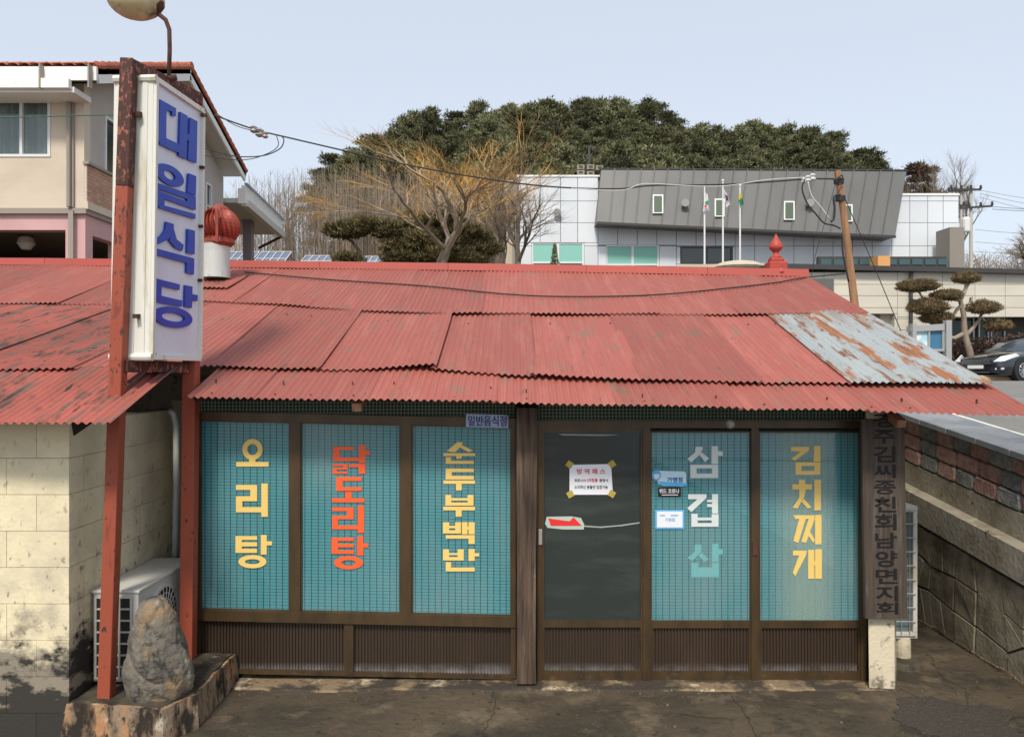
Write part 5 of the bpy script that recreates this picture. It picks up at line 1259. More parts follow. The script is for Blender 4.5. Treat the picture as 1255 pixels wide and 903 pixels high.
# flagpoles
for i, (x, top, lab) in enumerate(((863.5, 228, 'left white flagpole'), (886, 222, 'tall white flagpole in the middle of the three'), (907, 228, 'right white flagpole'))):
    fd = 38.0; fp = thing('flagpole', ['white flagpole with folded white flag, leftmost of three', 'white flagpole with white and dark flag, tallest of three', 'white flagpole with yellow and green flag, rightmost of three'][i], 'flagpole', (PX(x, fd), fd, 2.1), 'flagpoles before the office building')
    mb = MB(); mb.tube([P(x, 400, fd), P(x, top, fd)], [.06, .035], 8); build('pole', mb, M['pole_white'], fp)
    mb = MB(); mb.ell(P(x, top-1, fd), (.07, .07, .07), 8, 6); build('ball', mb, M['pole_white'], fp)
    def flag(pts, m, nm='flag'):
        mb = MB(); n = 8; (ax, ay), (bx, by), (cx, cy_), (dx, dy) = pts
        for i2 in range(n+1):
            for j2 in range(7):
                t = i2/n; s2 = j2/6; x_ = (ax+(bx-ax)*t)*(1-s2)+(dx+(cx-dx)*t)*s2; y_ = (ay+(by-ay)*t)*(1-s2)+(dy+(cy_-dy)*t)*s2
                mb.v.append(tuple(P(x_, y_, fd+.12*sin(t*9+s2*2)-.05)))
        for i2 in range(n):
            for j2 in range(6): a_ = i2*7+j2; mb.f.append((a_, a_+1, a_+8, a_+7))
        return build(nm, mb, m, fp, smooth=True, recalc=False)
    if i == 0: flag([(864, 235), (867.5, 238), (869.5, 258), (861.5, 259)], M['flag_white']); mb = MB(); mb.prism([(864, 247), (868, 245), (868.5, 251), (865, 250)], fd-.25, .02); build('flag_mark', mb, M['flag_green'], fp); mb = MB(); mb.prism([(863, 252), (866, 250.5), (867, 253), (864, 254)], fd-.27, .02); build('flag_mark', mb, M['red_sticker'], fp)
    if i == 1: flag([(887, 231), (891, 237), (896, 250), (889, 254)], M['flag_white']); mb = MB(); mb.prism([(888.5, 238), (892, 240), (893, 246), (890, 245)], fd-.25, .02); build('flag_mark', mb, M['flag_dark'], fp)
    if i == 2: flag([(906, 236), (909, 237), (910, 244), (905, 245)], M['flag_yellow']); flag([(905, 243), (910, 242), (911.5, 250), (906, 252)], M['flag_green'])
# stone canopy mound glimpsed above the ridge
mb = MB(); mb.hexa([P(815, 334, 34), P(942, 334, 34), P(942, 334, 37), P(815, 334, 37)], [P(832, 324, 34), P(938, 322, 34), P(938, 322, 37), P(832, 324, 37)])
mb.ell(P(905, 327, 34), (1.1, 1.0, .28), 16, 8); tag(build('entrance_canopy', mb, M['bldg_beige'], loc=P(880, 334, 35)), 'low beige entrance canopy showing above the roof ridge', 'canopy')

# ------------------------------------------------------------------ ANNEX (one storey)
AD = 30.0
an = thing('annex_building', 'low cream panelled annex with flat dark roof edge', 'building', P(1150, 440, AD))
ay = lambda y, px: y + .0420*(px-1100)*1.0     # roof edge falls gently to the right in view
axl, axr = 942, 1420
mb = MB(); mb.box(PX(axl, AD)+.1, PX(axr, AD), AD+.34, AD+7, PZ(385, AD), PZ(333, AD)-.2); mb.box(PX(axl, AD)+.1, PX(axr, AD), AD+1.4, AD+7, 2, PZ(385, AD)-.003); mb.box(PX(axl, AD)+.1, PX(1044, AD), AD+.34, AD+1.39, 2, PZ(385, AD)-.003); build('wall', mb, M['bldg_joint'], an)
zA = lambda py: PZ(py, AD)
rows2 = [333, 348, 362, 376.5, 390, 404, 418, 440]
cols2 = [942, 975, 1010, 1048, 1100, 1155, 1195, 1232, 1270, 1310, 1360, 1420]
holes = [(1050, 381, 1096, 460), (1100, 381, 1100, 381), (1150, 388, 1420, 460), (988, 341, 1022, 365)]
gw_save = gw; gw = [h for h in holes if h[2] > h[0]][:3]
gw = [(1044, 384, 1096, 470), (1140, 388, 1425, 470)]
for i in range(len(cols2)-1):
    for j in range(len(rows2)-1):
        off = .0
        for (a, b, c, d) in cuts(cols2[i], rows2[j], cols2[i+1], rows2[j+1]):
            if c-a < 2 or d-b < 2: continue
            mb = MB(); mb.fb(a+.25, b+.25, c-.25, d-.25, AD, .32); build('panel', mb, M['annex'], an, recalc=False)
gw = gw_save
mb = MB(); mb.hexa([P(axl, 328, AD-.3), P(axr, 338, AD-.3), P(axr, 338, AD-.3)+Vector((0, 8, 0)), P(axl, 328, AD-.3)+Vector((0, 8, 0))], [P(axl, 322, AD-.3), P(axr, 333, AD-.3), P(axr, 333, AD-.3)+Vector((0, 8, 0)), P(axl, 322, AD-.3)+Vector((0, 8, 0))]); build('roof_edge', mb, M['metal_dark'], an)
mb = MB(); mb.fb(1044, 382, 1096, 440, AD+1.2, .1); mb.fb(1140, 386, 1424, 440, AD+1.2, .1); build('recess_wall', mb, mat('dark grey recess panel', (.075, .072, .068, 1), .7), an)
mb = MB(); mb.fb(1079, 384, 1096, 440, AD+.33, .8); build('recess_return', mb, M['annex'], an); mb = MB(); mb.fb(1099, 387, 1140, 440, AD+.335, .9); build('recess_return', mb, M['annex'], an)
for (a, b, c, d) in ((1165, 388, 1194, 421), (1199, 388, 1212, 421), (1214, 388, 1232, 421)):
    mb = wframe(PX(a, AD+1.1), PX(c, AD+1.1), PZ(d, AD+1.1), PZ(b, AD+1.1), AD+1.08, .06); wo = build('window', mb, M['steel'], an)
    mb = MB(); mb.fb(a, b, c, d, AD+1.15, .02); build('glass_pane', mb, mat('deep teal glass', (.02, .05, .05, 1), .1), wo)
mb = MB(); mb.fb(1056, 392, 1078, 425, AD+1.15, .04); build('door_glass', mb, M['dark_glass'], an)
mb = MB(); mb.fb(988, 341, 1022, 365, AD-.08, .08); tag(build('dark_plaque', mb, M['zinc_dark'], loc=P(1005, 365, AD-.05)), 'dark grey rectangular plaque on the cream annex wall', 'plaque')
mb = MB(); mb.tube([P(1119, 331, AD-.12), P(1117, 334, AD-.12), P(1116.5, 345, AD-.1), P(1116.5, 432, AD-.1)], .07, 8); build('downpipe', mb, M['metal_dark'], an)
# ------------------------------------------------------------------ notice board, hedge, car, stones
nbp = thing('notice_board', 'steel framed outdoor notice board with glazed posters before the annex', 'notice board', P(1140, 447, 24))
ND = 24.0
mb = MB(); mb.beam(P(1161, 451, ND), P(1161, 392, ND), .17, .2); build('post', mb, M['steel'], nbp)
mb = MB(); mb.beam(P(1119, 451, ND), P(1119, 396, ND), .12, .2); build('post', mb, M['steel'], nbp)
mb = MB(); mb.prism([(1117, 399), (1158, 396), (1158, 404), (1117, 406)], ND-.05, .3); mb.fb(1119, 427, 1158, 430, ND-.05, .25); mb.fb(1119, 405, 1122, 427, ND-.02, .2); mb.fb(1155, 404, 1158, 427, ND-.02, .2); mb.fb(1138, 405, 1140, 427, ND-.02, .2); build('frame', mb, M['steel'], nbp)
mb = MB(); mb.fb(1122, 405.5, 1138, 427, ND+.05, .02); build('poster', mb, mat('pale blue poster', (.38, .60, .72, 1), .5, 0, [((.75, .78, .7, 1), 2.2, .5, .6, 3)]), nbp)
mb = MB(); mb.fb(1140, 405, 1155, 427, ND+.05, .02); build('poster', mb, mat('blue poster', (.05, .16, .28, 1), .4, 0, [((.4, .5, .4, 1), 3.2, .58, .62, 3)]), nbp)
def leafcloud(mb, cen, rad, n, s, rng, flat=0):
    for _ in range(n):
        while True:
            v = Vector((rng.uniform(-1, 1), rng.uniform(-1, 1), rng.uniform(-1, 1)))
            if .05 < v.length < 1: break
        v = v.normalized()*(.55+.45*rng.random()**.5)
        p = Vector(cen) + Vector((v.x*rad[0], v.y*rad[1], v.z*rad[2]))
        a = Vector((rng.gauss(0, 1), rng.gauss(0, 1), rng.gauss(0, 1)*(.5 if flat else 1))).normalized(); b = a.orthogonal().normalized(); b = Matrix.Rotation(rng.uniform(0, 6.28), 3, a) @ b
        l = s*rng.uniform(.6, 1.3); wd = l*.34
        mb.add([p-a*l/2, p+b*wd/2, p+a*l/2, p-b*wd/2], [(0, 1, 2, 3)])
rg = random.Random(5)
mb = MB()
for i in range(90):
    x = 1130 + i*2.8; d = 28.2 + rg.uniform(-.3, .3); py = 426 + rg.uniform(-3, 4) - (4 if x > 1215 else 0)
    leafcloud(mb, P(x, py, d), (.42, .5, .42), 46, .14, rg)
    leafcloud(mb, P(x, py+12, d), (.42, .5, .42), 40, .14, rg)
tag(build('hedge', mb, M['hedge'], loc=P(1200, 450, 28.2), recalc=False), 'low rusty brown winter hedge behind the dark car', 'hedge')
mb = MB()
for i in range(40):
    x = 1135+i*3.6; c0 = P(x, 452, 24.9); mb.ell((c0.x, c0.y, 2.2), (.2, .16, .14), 8, 5)
build('kerb_stones', mb, mat('tan edging stones', (.42, .30, .17, 1), .9), kind='stuff')

# car: built along local -X = forward, then rotated
cr = thing('parked_car', 'dark navy saloon car parked facing left at the right edge', 'car', (0, 0, 0))
def loft(sections):
    mb = MB(); n = len(sections[0])
    for s_ in sections: mb.v += s_
    for i in range(len(sections)-1):
        for k in range(n-1): a_ = i*n+k; mb.f.append((a_, a_+1, a_+n+1, a_+n))
    mb.f.append(tuple(range(n))); mb.f.append(tuple((len(sections)-1)*n+k for k in range(n-1, -1, -1)))
    return mb
def sec(x, hw, zlo, zbelt, ztop_, crown):   # ring over the body from left sill to right sill
    pts = []
    prof = [(1.0*.93, zlo), (1.0, zlo+.18), (1.0, (zlo+zbelt)/2+.05), (.97, zbelt-.02), (.88, zbelt+crown*.45), (.6, ztop_), (0, ztop_+.02)]
    for f_, z in prof: pts.append((x, -hw*f_, z))
    for f_, z in prof[-2::-1]: pts.append((x, hw*f_, z))
    return pts
stt = [(-2.45, .62, .28, .55, .56, .0), (-2.40, .76, .20, .62, .66, .02), (-2.25, .86, .18, .70, .75, .03), (-1.9, .91, .17, .78, .84, .04), (-1.3, .93, .17, .86, .93, .05), (-.75, .93, .17, .92, 1.0, .06),
       (.0, .93, .17, .94, 1.01, .05), (1.3, .93, .17, .96, 1.03, .05), (1.9, .92, .18, .97, 1.05, .05), (2.3, .86, .22, .93, 1.0, .04), (2.42, .76, .30, .80, .86, .02)]
mb = loft([sec(*s_) for s_ in stt]); body = build('body', mb, M['car_paint'], cr, smooth=True)
sub = body.modifiers.new('s', 'SUBSURF'); sub.levels = 2; sub.render_levels = 2
def cab(x, hw0, z0, hw1, z1): return [(x, -hw0, z0), (x, -hw1, z1), (x, 0, z1+.03), (x, hw1, z1), (x, hw0, z0)]
mb = loft([cab(-.95, .80, .90, .76, .93), cab(-.3, .82, .95, .66, 1.28), cab(.15, .83, .96, .60, 1.43), cab(.9, .83, .96, .60, 1.45), cab(1.5, .80, .97, .60, 1.34), cab(2.05, .76, .98, .68, 1.04)])
build('windscreen', mb, M['screen_glass'], cr, smooth=True)
mb = loft([cab(.1, .66, 1.38, .57, 1.445), cab(.9, .66, 1.40, .57, 1.465), cab(1.4, .66, 1.34, .57, 1.38)]); build('car_roof', mb, M['car_paint'], cr, smooth=True)
for x in (-1.52, 1.33):
    for s_ in (-1, 1):
        mb = MB(); mb.tube([(x, s_*.72, .335), (x, s_*.935, .335)], .335, 28); wh = build('wheel', mb, M['tyre'], cr, bevel=.03)
        mb = MB(); mb.tube([(x, s_*.937, .335), (x, s_*.943, .335)], .235, 28); ringd = build('rim_disc', mb, M['ac_dark'], wh)
        mb = MB()
        for k in range(10):
            a = 2*pi*k/10; mb.beam((x+.04*cos(a), s_*.95, .335+.04*sin(a)), (x+.225*cos(a), s_*.955, .335+.225*sin(a)), .035, .025, up=(0, 1, 0))
        n = 28
        for k in range(n):
            a = 2*pi*k/n; b = 2*pi*(k+1)/n; q = lambda r, t, y: (x+r*cos(t), y, .335+r*sin(t))
            mb.hexa([q(.215, a, s_*.938), q(.24, a, s_*.938), q(.24, b, s_*.938), q(.215, b, s_*.938)], [q(.215, a, s_*.96), q(.24, a, s_*.96), q(.24, b, s_*.96), q(.215, b, s_*.96)])
        mb.tube([(x, s_*.94, .335), (x, s_*.965, .335)], .05, 12); build('rim', mb, M['chrome'], wh)
        mb = MB(); mb.tube([(x, s_*.70, .36), (x, s_*.928, .36)], .40, 28); build('wheel_arch', mb, M['ac_dark'], cr)
for s_ in (-1, 1):
    mb = MB(); mb.hexa([(-2.40, s_*.55, .60), (-2.28, s_*.80, .62), (-1.72, s_*.925, .80), (-1.85, s_*.90, .86), (-2.22, s_*.70, .76)], [(-2.44, s_*.55, .61), (-2.33, s_*.84, .62), (-1.72, s_*.945, .80), (-1.85, s_*.92, .87), (-2.28, s_*.70, .78)]); build('headlight', mb, M['lamp_glass'], cr)
    mb = MB(); mb.hexa([(-2.36, s_*.62, .35), (-2.25, s_*.80, .36), (-2.25, s_*.80, .42), (-2.36, s_*.62, .41)], [(-2.44, s_*.62, .35), (-2.33, s_*.84, .36), (-2.33, s_*.84, .42), (-2.44, s_*.62, .41)]); build('fog_light', mb, M['lamp_glass'], cr)
mb = MB(); mb.box(-2.455, -2.40, -.50, .50, .52, .68); gr = build('grille', mb, M['ac_dark'], cr)
mb = MB()
for k in range(5): mb.box(-2.475, -2.45, -.49+.01*k, .49-.01*k, .54+k*.032, .552+k*.032)
mb.box(-2.475, -2.45, -.46, .46, .255, .27); build('grille_bar', mb, M['chrome'], gr)
mb = MB(); mb.box(-2.49, -2.47, -.26, .26, .39, .50); build('number_plate', mb, M['white'], cr)
mb = MB()
for s_ in (-1, 1): mb.ell((-.35, s_*1.02, 1.0), (.10, .12, .075), 12, 8)
build('mirror', mb, M['car_paint'], cr, smooth=True)
yaw = radians(25)
cr.rotation_euler.z = yaw
# put the near front wheel at photo x 1252
wl = Vector((-1.52, -.93, 0)); wl.rotate(Matrix.Rotation(yaw, 3, 'Z')); tgt = P(1254, 467.5, 24.6)
cr.location = (tgt.x - wl.x, tgt.y - wl.y, upper(24.6)-.006)

# solar panels
for i, (a, b, c, d) in enumerate(((268, 303, 306, 322), (309, 303, 347, 322), (365, 308, 402, 323), (404, 308, 432, 323), (434, 309, 466, 323))):
    D = 33.0; s0 = thing('solar_panel', ['tilted solar panel nearest the roof ventilator', 'tilted solar panel right of the porch pillar', 'tilted solar panel, leftmost of the row before the dark pine', 'tilted solar panel in the middle of the row before the dark pine', 'tilted solar panel, rightmost of the row before the dark pine'][i], 'solar panel', (PX((a+c)/2, D), D, 5), 'solar panels behind the roof ridge')
    lo1, lo2 = P(a-2, d+4, D), P(c-2, d+4, D); hi1, hi2 = P(a, b, D)+Vector((0, 1.3, 0)), P(c, b, D)+Vector((0, 1.3, 0)); th = Vector((0, .03, -.05))
    mb = MB(); mb.hexa([lo1+th, lo2+th, hi2+th, hi1+th], [lo1, lo2, hi2, hi1]); build('cells', mb, M['solar'], s0)
    mb = MB(); up_ = Vector((0, -.02, .02))
    for k in range(5): t = k/4; mb.beam(lo1+(lo2-lo1)*t+up_, hi1+(hi2-hi1)*t+up_, .025)
    for k in range(3): t = k/2; mb.beam(lo1+(hi1-lo1)*t+up_*1.4, lo2+(hi2-lo2)*t+up_*1.4, .025)
    build('frame_bar', mb, M['frame_white'], s0)
    mb = MB()
    for p in (lo1, lo2, hi1, hi2): mb.beam((p.x, p.y, terrain(p.x, p.y)-.1), (p.x, p.y, p.z-.05), .06)
    build('leg', mb, M['steel'], s0)

# ------------------------------------------------------------------ TREES
def pine_variant(seed, H=12.5, W=4.2, tufts=11000):
    rng = random.Random(seed); tr = MB(); fo = MB()
    lean = rng.uniform(-.3, .3)
    axis = [Vector((lean*t*t*2 + .15*sin(t*4+seed), .1*sin(t*5), H*.93*t)) for t in [i/8 for i in range(9)]]
    tr.tube(axis, [.22*(1-.8*i/8) for i in range(9)], 7)
    cl = []
    for k in range(85):
        t = rng.uniform(.38, 1.0); a = rng.uniform(0, 2*pi); env = W*.5*(1-((t-.58)/.50)**2 if t > .58 else .75+.25*(t-.38)/.2)
        env = max(.35, env); r = env*rng.uniform(.25, 1.05); i = min(7, int(t*8)); c = axis[i].lerp(axis[i+1] if i < 8 else axis[i], t*8-i) if i < 8 else axis[8]
        p = Vector((c.x + r*cos(a), c.y + r*sin(a), H*t + rng.uniform(-.4, .3)))
        cl.append(p)
        s0 = Vector((c.x, c.y, max(1.5, p.z - rng.uniform(.2, .9)))); tr.tube([s0, s0.lerp(p, .5)+Vector((0, 0, .12)), p], [.06, .045, .02], 4, False)
        R_ = rng.uniform(.32, .80)
        for _ in range(int(tufts*R_*R_/19)):
            v = Vector((rng.gauss(0, .45), rng.gauss(0, .45), rng.gauss(0, .30)))
            q = p + Vector((v.x*R_*1.2, v.y*R_*1.2, v.z*R_)); dr = (v*1.0 + Vector((rng.gauss(0, .35), rng.gauss(0, .35), .55 + rng.gauss(0, .25)))).normalized()
            bb = dr.orthogonal().normalized(); bb = Matrix.Rotation(rng.uniform(0, 6.28), 3, dr) @ bb; l = rng.uniform(.22, .46)
            fo.add([q-bb*l*.20, q+bb*l*.20, q+dr*l], [(0, 1, 2)])
    leafcloud(fo, axis[8]+Vector((0, 0, .3)), (.7, .7, .8), 150, .34, rng)
    return tr, fo
pines = []
for s_ in range(5):
    tr, fo = pine_variant(s_+1, H=12.5 + s_*.4, W=[6.4, 7.4, 5.6, 8.0, 6.8][s_])
    t = thing('pine_tree', 'dark green pine in the wood on the hill behind the office', 'pine tree', (0, 0, 0), 'dark pines on the hill')
    build('trunk', tr, M['bark'], t, recalc=False); build('crown', fo, M['needles'], t, recalc=False); pines.append(t)
spots = []
rg = random.Random(11)
# back row follows the skyline, front rows fill below it
for px in range(398, 1090, 17): spots.append((px + rg.uniform(-6, 6), 88 + rg.uniform(-2, 3), interp(SIL, px) + rg.uniform(-8, 12)))
for px in range(410, 1085, 21): spots.append((px + rg.uniform(-8, 8), 80 + rg.uniform(-2, 2), interp(SIL, px) + 24 + rg.uniform(-8, 8)))
for px in range(420, 1090, 24): spots.append((px + rg.uniform(-8, 8), 72 + rg.uniform(-2, 2), interp(SIL, px) + 50 + rg.uniform(-8, 8)))
for px in range(640, 1085, 30): spots.append((px + rg.uniform(-8, 8), 65 + rg.uniform(-1.5, 1.5), interp(SIL, px) + 74 + rg.uniform(-6, 8)))
used = set()
for px, d, ytop in spots:
    k = rg.randrange(5); row = 0 if d > 84.9 else 1 if d > 76 else 2 if d > 68 else 3; x = PX(px, d); zt_ = PZ(ytop, d); zb = terrain(x, d) - .1
    Hn = 12.9 + k*.4; sc_ = rg.uniform(.85, 1.1)
    zbase = zt_ - Hn*sc_
    if zbase < zb: sc_ = max(.5, (zt_-zb)/Hn); zbase = zb
    elif zbase > zb + 1.0: sc_ = min(1.35, (zt_-zb)/Hn); zbase = zt_-Hn*sc_
    loc = (x, d, min(zbase, zb) if zbase > zb else zbase); loc = (x, d, zbase if zbase < zb+1.5 else zb+.0)
    if k in used: t = copy_tree(pines[k], None, loc, rg.uniform(0, 6.28), (sc_*rg.uniform(.9, 1.15),)*2 + (sc_,))
    else:
        used.add(k); pines[k].location = loc; pines[k].rotation_euler.z = rg.uniform(0, 6.28); pines[k].scale = (sc_, sc_, sc_); t = pines[k]
    t['label'] = ROWS[row]; t['group'] = ['pines on the hill skyline', 'pines below the hill skyline', 'pines in the middle of the hill wood', 'pines low behind the office'][row]

def bare_tree(seed, H, spread, levels=4, trunk_r=.14, fork=.28, upness=.5, nb=4, twigl=1.0, first=3):
    rng = random.Random(seed); A_ = MB(); T_ = MB()
    def grow(p, d, L, r, lv):
        pts = [p]; dd = d.copy(); n = 4 if lv > 1 else 3
        for i in range(n):
            dd = (dd + Vector((rng.gauss(0, .13), rng.gauss(0, .13), rng.gauss(0, .08) + upness*.10))).normalized(); pts.append(pts[-1] + dd*(L/n))
        mbx = A_ if lv >= 2 else T_
        r = r if lv > 1 else r*.72
        mbx.tube(pts, [r*(1-.5*i/n) for i in range(n+1)] if lv > 0 else [r*(1-.8*i/n) for i in range(n+1)], 5 if lv > 2 else 3, False)
        if lv == 0: return
        for k in range(nb + (2 if lv < 2 else 1 if lv < 3 else 0)):
            t = 1.0 if k == 0 else rng.uniform(.35, 1.0); i = min(n-1, int(t*n)); q = pts[i].lerp(pts[i+1], t*n-i)
            ang = rng.uniform(.25, .75)*spread if k else .15; ax = dd.orthogonal().normalized(); ax = Matrix.Rotation(rng.uniform(0, 2*pi), 3, dd) @ ax
            nd = (Matrix.Rotation(ang, 3, ax) @ dd); nd.z += upness*.18; nd.normalize()
            grow(q, nd, L*rng.uniform(.55, .85)*(twigl if lv == 1 else 1), r*.5*(1.15 if k == 0 else 1), lv-1)
    grow(Vector((0, 0, 0)), Vector((rng.gauss(0, .04), 0, 1)).normalized(), H*fork, trunk_r, levels)
    return A_, T_
def put_bare(name, label, cat, px, pyb, d, seed, H, spread, mA, mT, group=None, width=None, **kw):
    A_, T_ = bare_tree(seed, H, spread, **kw)
    zz_ = sorted(v[2] for v in T_.v); xx_ = sorted(v[0] for v in T_.v); m_ = len(zz_); hz = zz_[int(m_*.985)]; k = H/hz; wx = xx_[int(m_*.985)]-xx_[int(m_*.015)]; xmid = (xx_[int(m_*.985)]+xx_[int(m_*.015)])/2; kx = k if not width else width/wx
    cxx = (max(v[0] for v in T_.v)+min(v[0] for v in T_.v))/2*0
    x = PX(px, d); zb = PZ(pyb, d)
    t = thing(name, label, cat, (x, d, zb), group)
    for nm, mm, ma in (('trunk', A_, mA), ('twigs', T_, mT)):
        mm.v = [((a-xmid*min(1, c/hz*1.3))*kx+x, b*kx+d, c*k+zb) for a, b, c in mm.v]; build(nm, mm, ma, t, recalc=False)
    return t
# the orange-twigged tree and its neighbours
W35 = 35/F
put_bare('willow_tree', 'bare tree with glowing orange twigs and pale trunk, left of the pair', 'tree', 526, 360, 27, 3, 186*27/F, 1.15, M['bark_pale'], M['twig_orange'], width=235*27/F, levels=5, trunk_r=.066, fork=.22, nb=4, upness=.35, twigl=1.0)
put_bare('willow_tree', 'bare tree with taller orange twigs, right of the pair', 'tree', 600, 372, 34, 8, 195*34/F, 1.1, M['bark_pale'], M['twig_orange'], width=165*34/F, levels=5, trunk_r=.09, fork=.24, nb=4, upness=.7, twigl=1.1)
put_bare('bare_tree', 'bare grey twigged tree before the left corner of the office', 'tree', 632, 350, 31, 21, 150*31/F, 1.2, M['bark'], M['twig_grey'], width=110*31/F, levels=4, trunk_r=.07, fork=.24, nb=5, upness=.3)
put_bare('bare_tree', 'slim bare sapling between the orange twigged tree and office', 'tree', 615, 350, 32, 33, 130*32/F, .9, M['bark'], M['twig_grey'], width=60*32/F, levels=4, trunk_r=.05, fork=.26, nb=4, upness=.5)
put_bare('bare_tree', 'pale bare tree standing above the left wood edge', 'tree', 352, 330, 58, 41, 95*58/F, 1.1, M['bark_pale'], M['twig_grey'], width=70*58/F, levels=4, trunk_r=.16, fork=.3, nb=3, upness=.4)
put_bare('bare_tree', 'tall grey winter tree behind the right end of the office', 'tree', 1150, 330, 70, 52, 138*70/F, 1.0, M['bark'], M['twig_grey'], width=80*70/F, levels=5, trunk_r=.13, fork=.22, nb=4, upness=.7)
put_bare('bare_tree', 'bare winter tree behind the utility poles', 'tree', 1180, 335, 66, 63, 112*66/F, .9, M['bark'], M['twig_grey'], width=62*66/F, levels=5, trunk_r=.12, fork=.22, nb=4, upness=.6)
put_bare('bare_tree', 'bare brown tree cut by the right edge of view', 'tree', 1266, 340, 60, 74, 62*60/F, 1.2, M['bark'], M['twig_grey'], width=60*60/F, levels=4, trunk_r=.14, fork=.25, nb=4, upness=.3)
# a small brown pine right of the zinc roof
o = copy_tree(pines[2], None, (PX(1122, 80), 80, PZ(330, 80)), 1.0, (.85, .85, (PZ(196, 80)-PZ(330, 80))/13.7)); o["label"] = 'brown tinged pine standing apart at the right end of the hill'; del o["group"]
for ch in o.children:
    if ch.name.startswith('crown'): ch.data = ch.data.copy(); ch.data.materials[0] = mat('browned pine needles', (.10, .065, .04, 1), .9)
# winter wood of thin stems, one mass
mb = MB(); rg = random.Random(31)
for i in range(1500):
    px = rg.uniform(262, 640); d = rg.uniform(50, 57); x = PX(px, d)
    top = interp([(262, 262), (290, 232), (330, 222), (400, 212), (450, 210), (560, 225), (640, 240)], px) + rg.uniform(-14, 34)
    z0 = terrain(x, d)-.2; z1 = PZ(top, d); pts = [Vector((x, d, z0))]; lx = rg.gauss(0, .25)
    for k in range(1, 5): pts.append(Vector((x + lx*k/4*1.4 + rg.gauss(0, .07), d, z0+(z1-z0)*k/4)))
    r = rg.uniform(.014, .036); mb.tube(pts, [r, r*.85, r*.7, r*.45, .006], 3, False)
    for k in range(7):
        t = rg.uniform(.35, .98); q = pts[0].lerp(pts[-1], t); L = (1-t)*2.2+.5; e = q + Vector((rg.gauss(0, .5), rg.gauss(0, .3), 1.0)).normalized()*L; mb.tube([q, e], [.013, .004], 3, False)
build('winter_wood', mb, M['wood_far'], kind='stuff', recalc=False)
o = bpy.data.objects['winter_wood']; o["label"] = 'pale leafless wood of thin upright stems behind the solar panels'
# scrub along the horizon right of the office
mb = MB()
for i in range(500):
    px = rg.uniform(1150, 1330); d = rg.uniform(58, 75); x = PX(px, d); q = Vector((x, d, 2.0)); zt_ = PZ(rg.uniform(308, 332), d)
    mb.tube([q, Vector((x+rg.gauss(0, .3), d, (2+zt_)/2)), Vector((x+rg.gauss(0, .7), d, zt_))], [.05, .035, .01], 3, False)
    for k in range(4): p = Vector((x+rg.gauss(0, .3), d, zt_*rg.uniform(.7, 1))); e = p+Vector((rg.gauss(0, .7), 0, rg.uniform(.3, 1.1))); mb.tube([p, e], [.025, .008], 3, False)
build('scrub', mb, M['twig_grey'], kind='stuff', recalc=False)["label"] = 'brown leafless scrub low on the horizon at the right'

# layered pine behind the ridge, and the clipped cloud pine
def pads_tree(name, label, d, trunk, pads, m_leaf, m_bark, s, dens, nm='foliage_pad', rough=.15, core=.8):
    base = P(*trunk[0][0][0], d); t = thing(name, label, 'pine tree', base); rng = random.Random(99)
    for i, (pts, r0, r1) in enumerate(trunk):
        mb = MB(); V = [P(x, y, d) for x, y in pts]; n = len(V); mb.tube(V, [r0+(r1-r0)*k/(n-1) for k in range(n)], 8); build('trunk' if i == 0 else 'limb', mb, m_bark, t, smooth=True)
    for (x, y, rx, ry_) in pads:
        c0 = P(x, y, d) + Vector((0, rng.uniform(-.2, .2), 0)); RX = rx*d/F; RZ = ry_*d/F
        mb = MB()
        mb.ell(c0, (RX*core, RX*.8*core, RZ*.78*core), 14, 8)
        n = int(dens*RX*RX)
        for _ in range(n):
            u_ = rng.uniform(-1, 1); a = rng.uniform(0, 2*pi); rr_ = sqrt(1-u_*u_); k = rng.uniform(.78, 1.0)
            lump = 1 + rough*noise.noise(Vector((cos(a)*rr_*2.5+x, sin(a)*rr_*2.5, u_*2+y)))
            zz = u_*RZ*k*lump if u_ > 0 else u_*RZ*.75*k
            p = c0 + Vector((RX*rr_*cos(a)*k*lump, RX*.82*rr_*sin(a)*k*lump, zz))
            dr = Vector((rr_*cos(a)*.6, rr_*sin(a)*.6, max(u_, -.4)+.5+rng.gauss(0, .3))); dr = (dr + Vector((rng.gauss(0, .5), rng.gauss(0, .5), rng.gauss(0, .2)))).normalized()
            b = dr.orthogonal().normalized(); b = Matrix.Rotation(rng.uniform(0, 6.28), 3, dr) @ b; l = s*rng.uniform(.7, 1.3)
            mb.add([p-b*l*.16, p+b*l*.16, p+dr*l], [(0, 1, 2)])
        build(nm, mb, m_leaf, t, recalc=False)
    return t
pads_tree('layered_pine', 'low spreading olive pine with layered pads behind the roof ridge', 29, [([(540, 360), (535, 320), (520, 300), (500, 290)], .15, .08), ([(450, 325), (442, 310), (432, 296), (418, 287)], .08, .04), ([(535, 320), (560, 290), (570, 280)], .1, .05), ([(540, 330), (470, 320), (455, 325)], .08, .06)],
    [(425, 284, 25, 9), (452, 277, 26, 9), (480, 284, 24, 11), (510, 280, 26, 14), (545, 272, 26, 10), (560, 285, 26, 10), (520, 298, 34, 14), (560, 302, 28, 13), (490, 304, 22, 10), (585, 290, 16, 8), (545, 316, 40, 12), (600, 305, 14, 8), (505, 268, 16, 7), (425, 318, 18, 6), (500, 318, 28, 9), (575, 318, 22, 9)], M['needles_olive'], M['bark'], .19, 3600, core=.5, rough=.5)
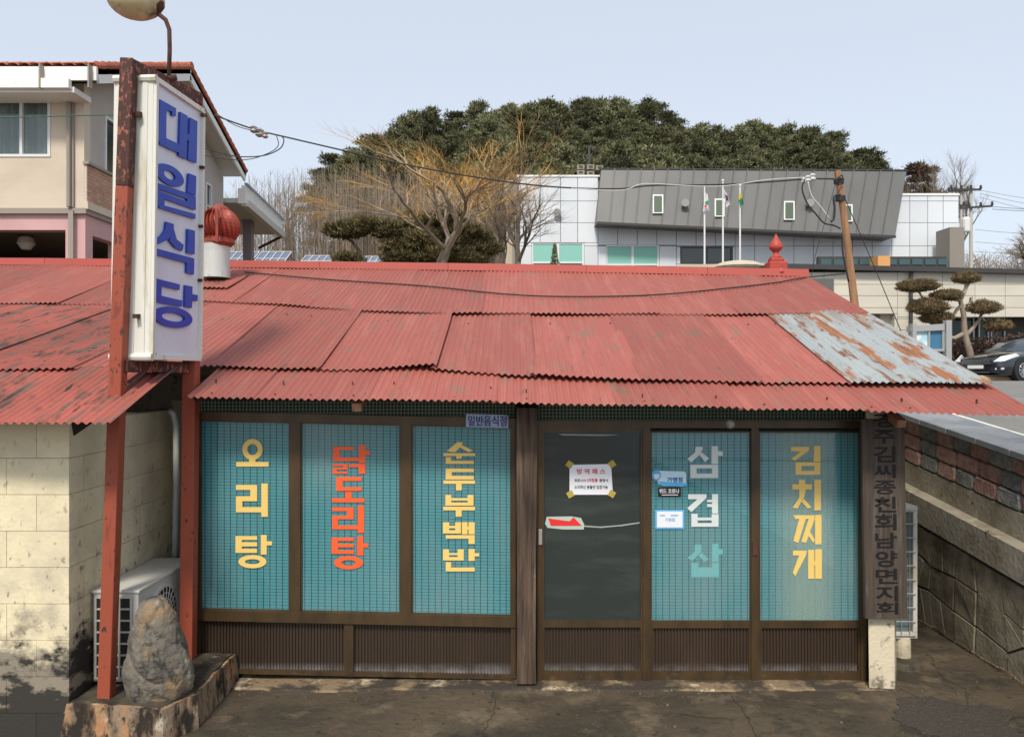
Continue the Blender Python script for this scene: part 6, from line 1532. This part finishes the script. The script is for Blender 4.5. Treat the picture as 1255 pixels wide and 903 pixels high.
pads_tree('cloud_pine', 'clipped cloud pine with rounded pads on bare limbs beside the notice board', 27.3,
    [([(1195, 466), (1189, 432), (1182, 408), (1181, 385), (1177, 368), (1184, 352), (1184, 343)], .13, .05), ([(1183, 412), (1192, 402), (1200, 392), (1203, 384)], .08, .05), ([(1182, 408), (1170, 414), (1158, 412)], .09, .06), ([(1180, 372), (1172, 380), (1166, 390), (1150, 392)], .07, .04), ([(1178, 368), (1165, 366), (1160, 364)], .06, .04), ([(1184, 352), (1190, 344)], .05, .04), ([(1150, 392), (1138, 380), (1128, 360), (1124, 355)], .05, .03), ([(1202, 388), (1212, 396), (1220, 400)], .04, .03), ([(1190, 370), (1190, 364), (1192, 374)], .07, .04)],
    [(1124.5, 351, 24.5, 8), (1185, 341, 16, 8), (1157, 363, 18, 7.5), (1134, 377, 23.5, 11), (1172, 361, 11, 6), (1202, 378, 19, 9), (1219, 400, 16, 8), (1148, 390, 20, 8)], M['needles_top'], M['bark_pale'], .085, 9000, rough=.35)
# small dark conifer before the office window
t = thing('small_conifer', 'small dark green cone shaped conifer before the first office window', 'tree', P(680, 345, 32))
mb = MB(); rg = random.Random(4)
for k in range(9):
    y = 342-k*5; r = (9-k)*.95+1; leafcloud(mb, P(680, y, 32), (r*32/F, r*32/F, .14), 90, .13, rg)
build('crown', mb, M['needles'], t, recalc=False); mb = MB(); mb.tube([P(680, 360, 32), P(680, 302, 32)], [.06, .01], 6); build('trunk', mb, M['bark'], t)
# utility poles
def upole(px, ytop, d, label, arms, fat=.17):
    t = thing('utility_pole', label, 'utility pole', (PX(px, d), d, 2)); mb = MB(); mb.tube([Vector((PX(px, d), d, 2)), P(px, ytop, d)], [fat, fat*.6], 10); build('pole', mb, M['pole_conc'], t)
    for (xa, ya_, xb, yb_) in arms:
        mb = MB(); mb.beam(P(xa, ya_, d-.2), P(xb, yb_, d-.2), .13); ar = build('crossarm', mb, M['metal_dark'], t)
        mb = MB()
        for k in range(4):
            p = P(xa+(xb-xa)*k/3, ya_+(yb_-ya_)*k/3, d-.2); mb.lathe(p+Vector((0, 0, .03)), [(.05, 0), (.11, .08), (.06, .16), (.1, .22), (.03, .3)], 8)
        build('pin_insulator', mb, M['metal_dark'], ar, kind='stuff')
    return t
up1 = upole(1190, 226, 55, 'pale concrete utility pole with two crossarms, right one of two', [(1166, 232, 1202, 232), (1174, 255, 1216, 252)])
mb = MB(); mb.lathe(P(1184, 284, 54.6), [(.25, 0), (.28, .1), (.28, .9), (.2, 1.05)], 12); build('transformer', mb, M['pole_white'], up1)
upole(1178, 232, 62, 'slimmer utility pole just left of the pale one', [(1163, 234, 1186, 233), (1168, 252, 1188, 251)], .14)
for i, (a, b, c, dd) in enumerate(((1202, 233, 1290, 246), (1202, 237, 1290, 254), (1216, 253, 1290, 255), (1216, 256, 1290, 257), (1195, 281, 1290, 286), (1195, 296, 1290, 300), (1195, 308, 1290, 309), (1200, 241, 1290, 262))):
    cable([(a, b), ((a+c)/2, (b+dd)/2+1.5), (c, dd)], .018 if i in (2, 3) else .012, M['metal_dark'], ['uppermost thin line running right from the utility pole', 'second thin line from the top of the utility pole', 'upper of the two thick lines from the lower crossarm', 'lower of the two thick lines from the lower crossarm', 'thin line leaving the utility pole at mid height', 'thin line below mid height of the utility pole', 'lowest thin line leaving the utility pole', 'third thin line from the top of the utility pole'][i], 55, name='power_line')
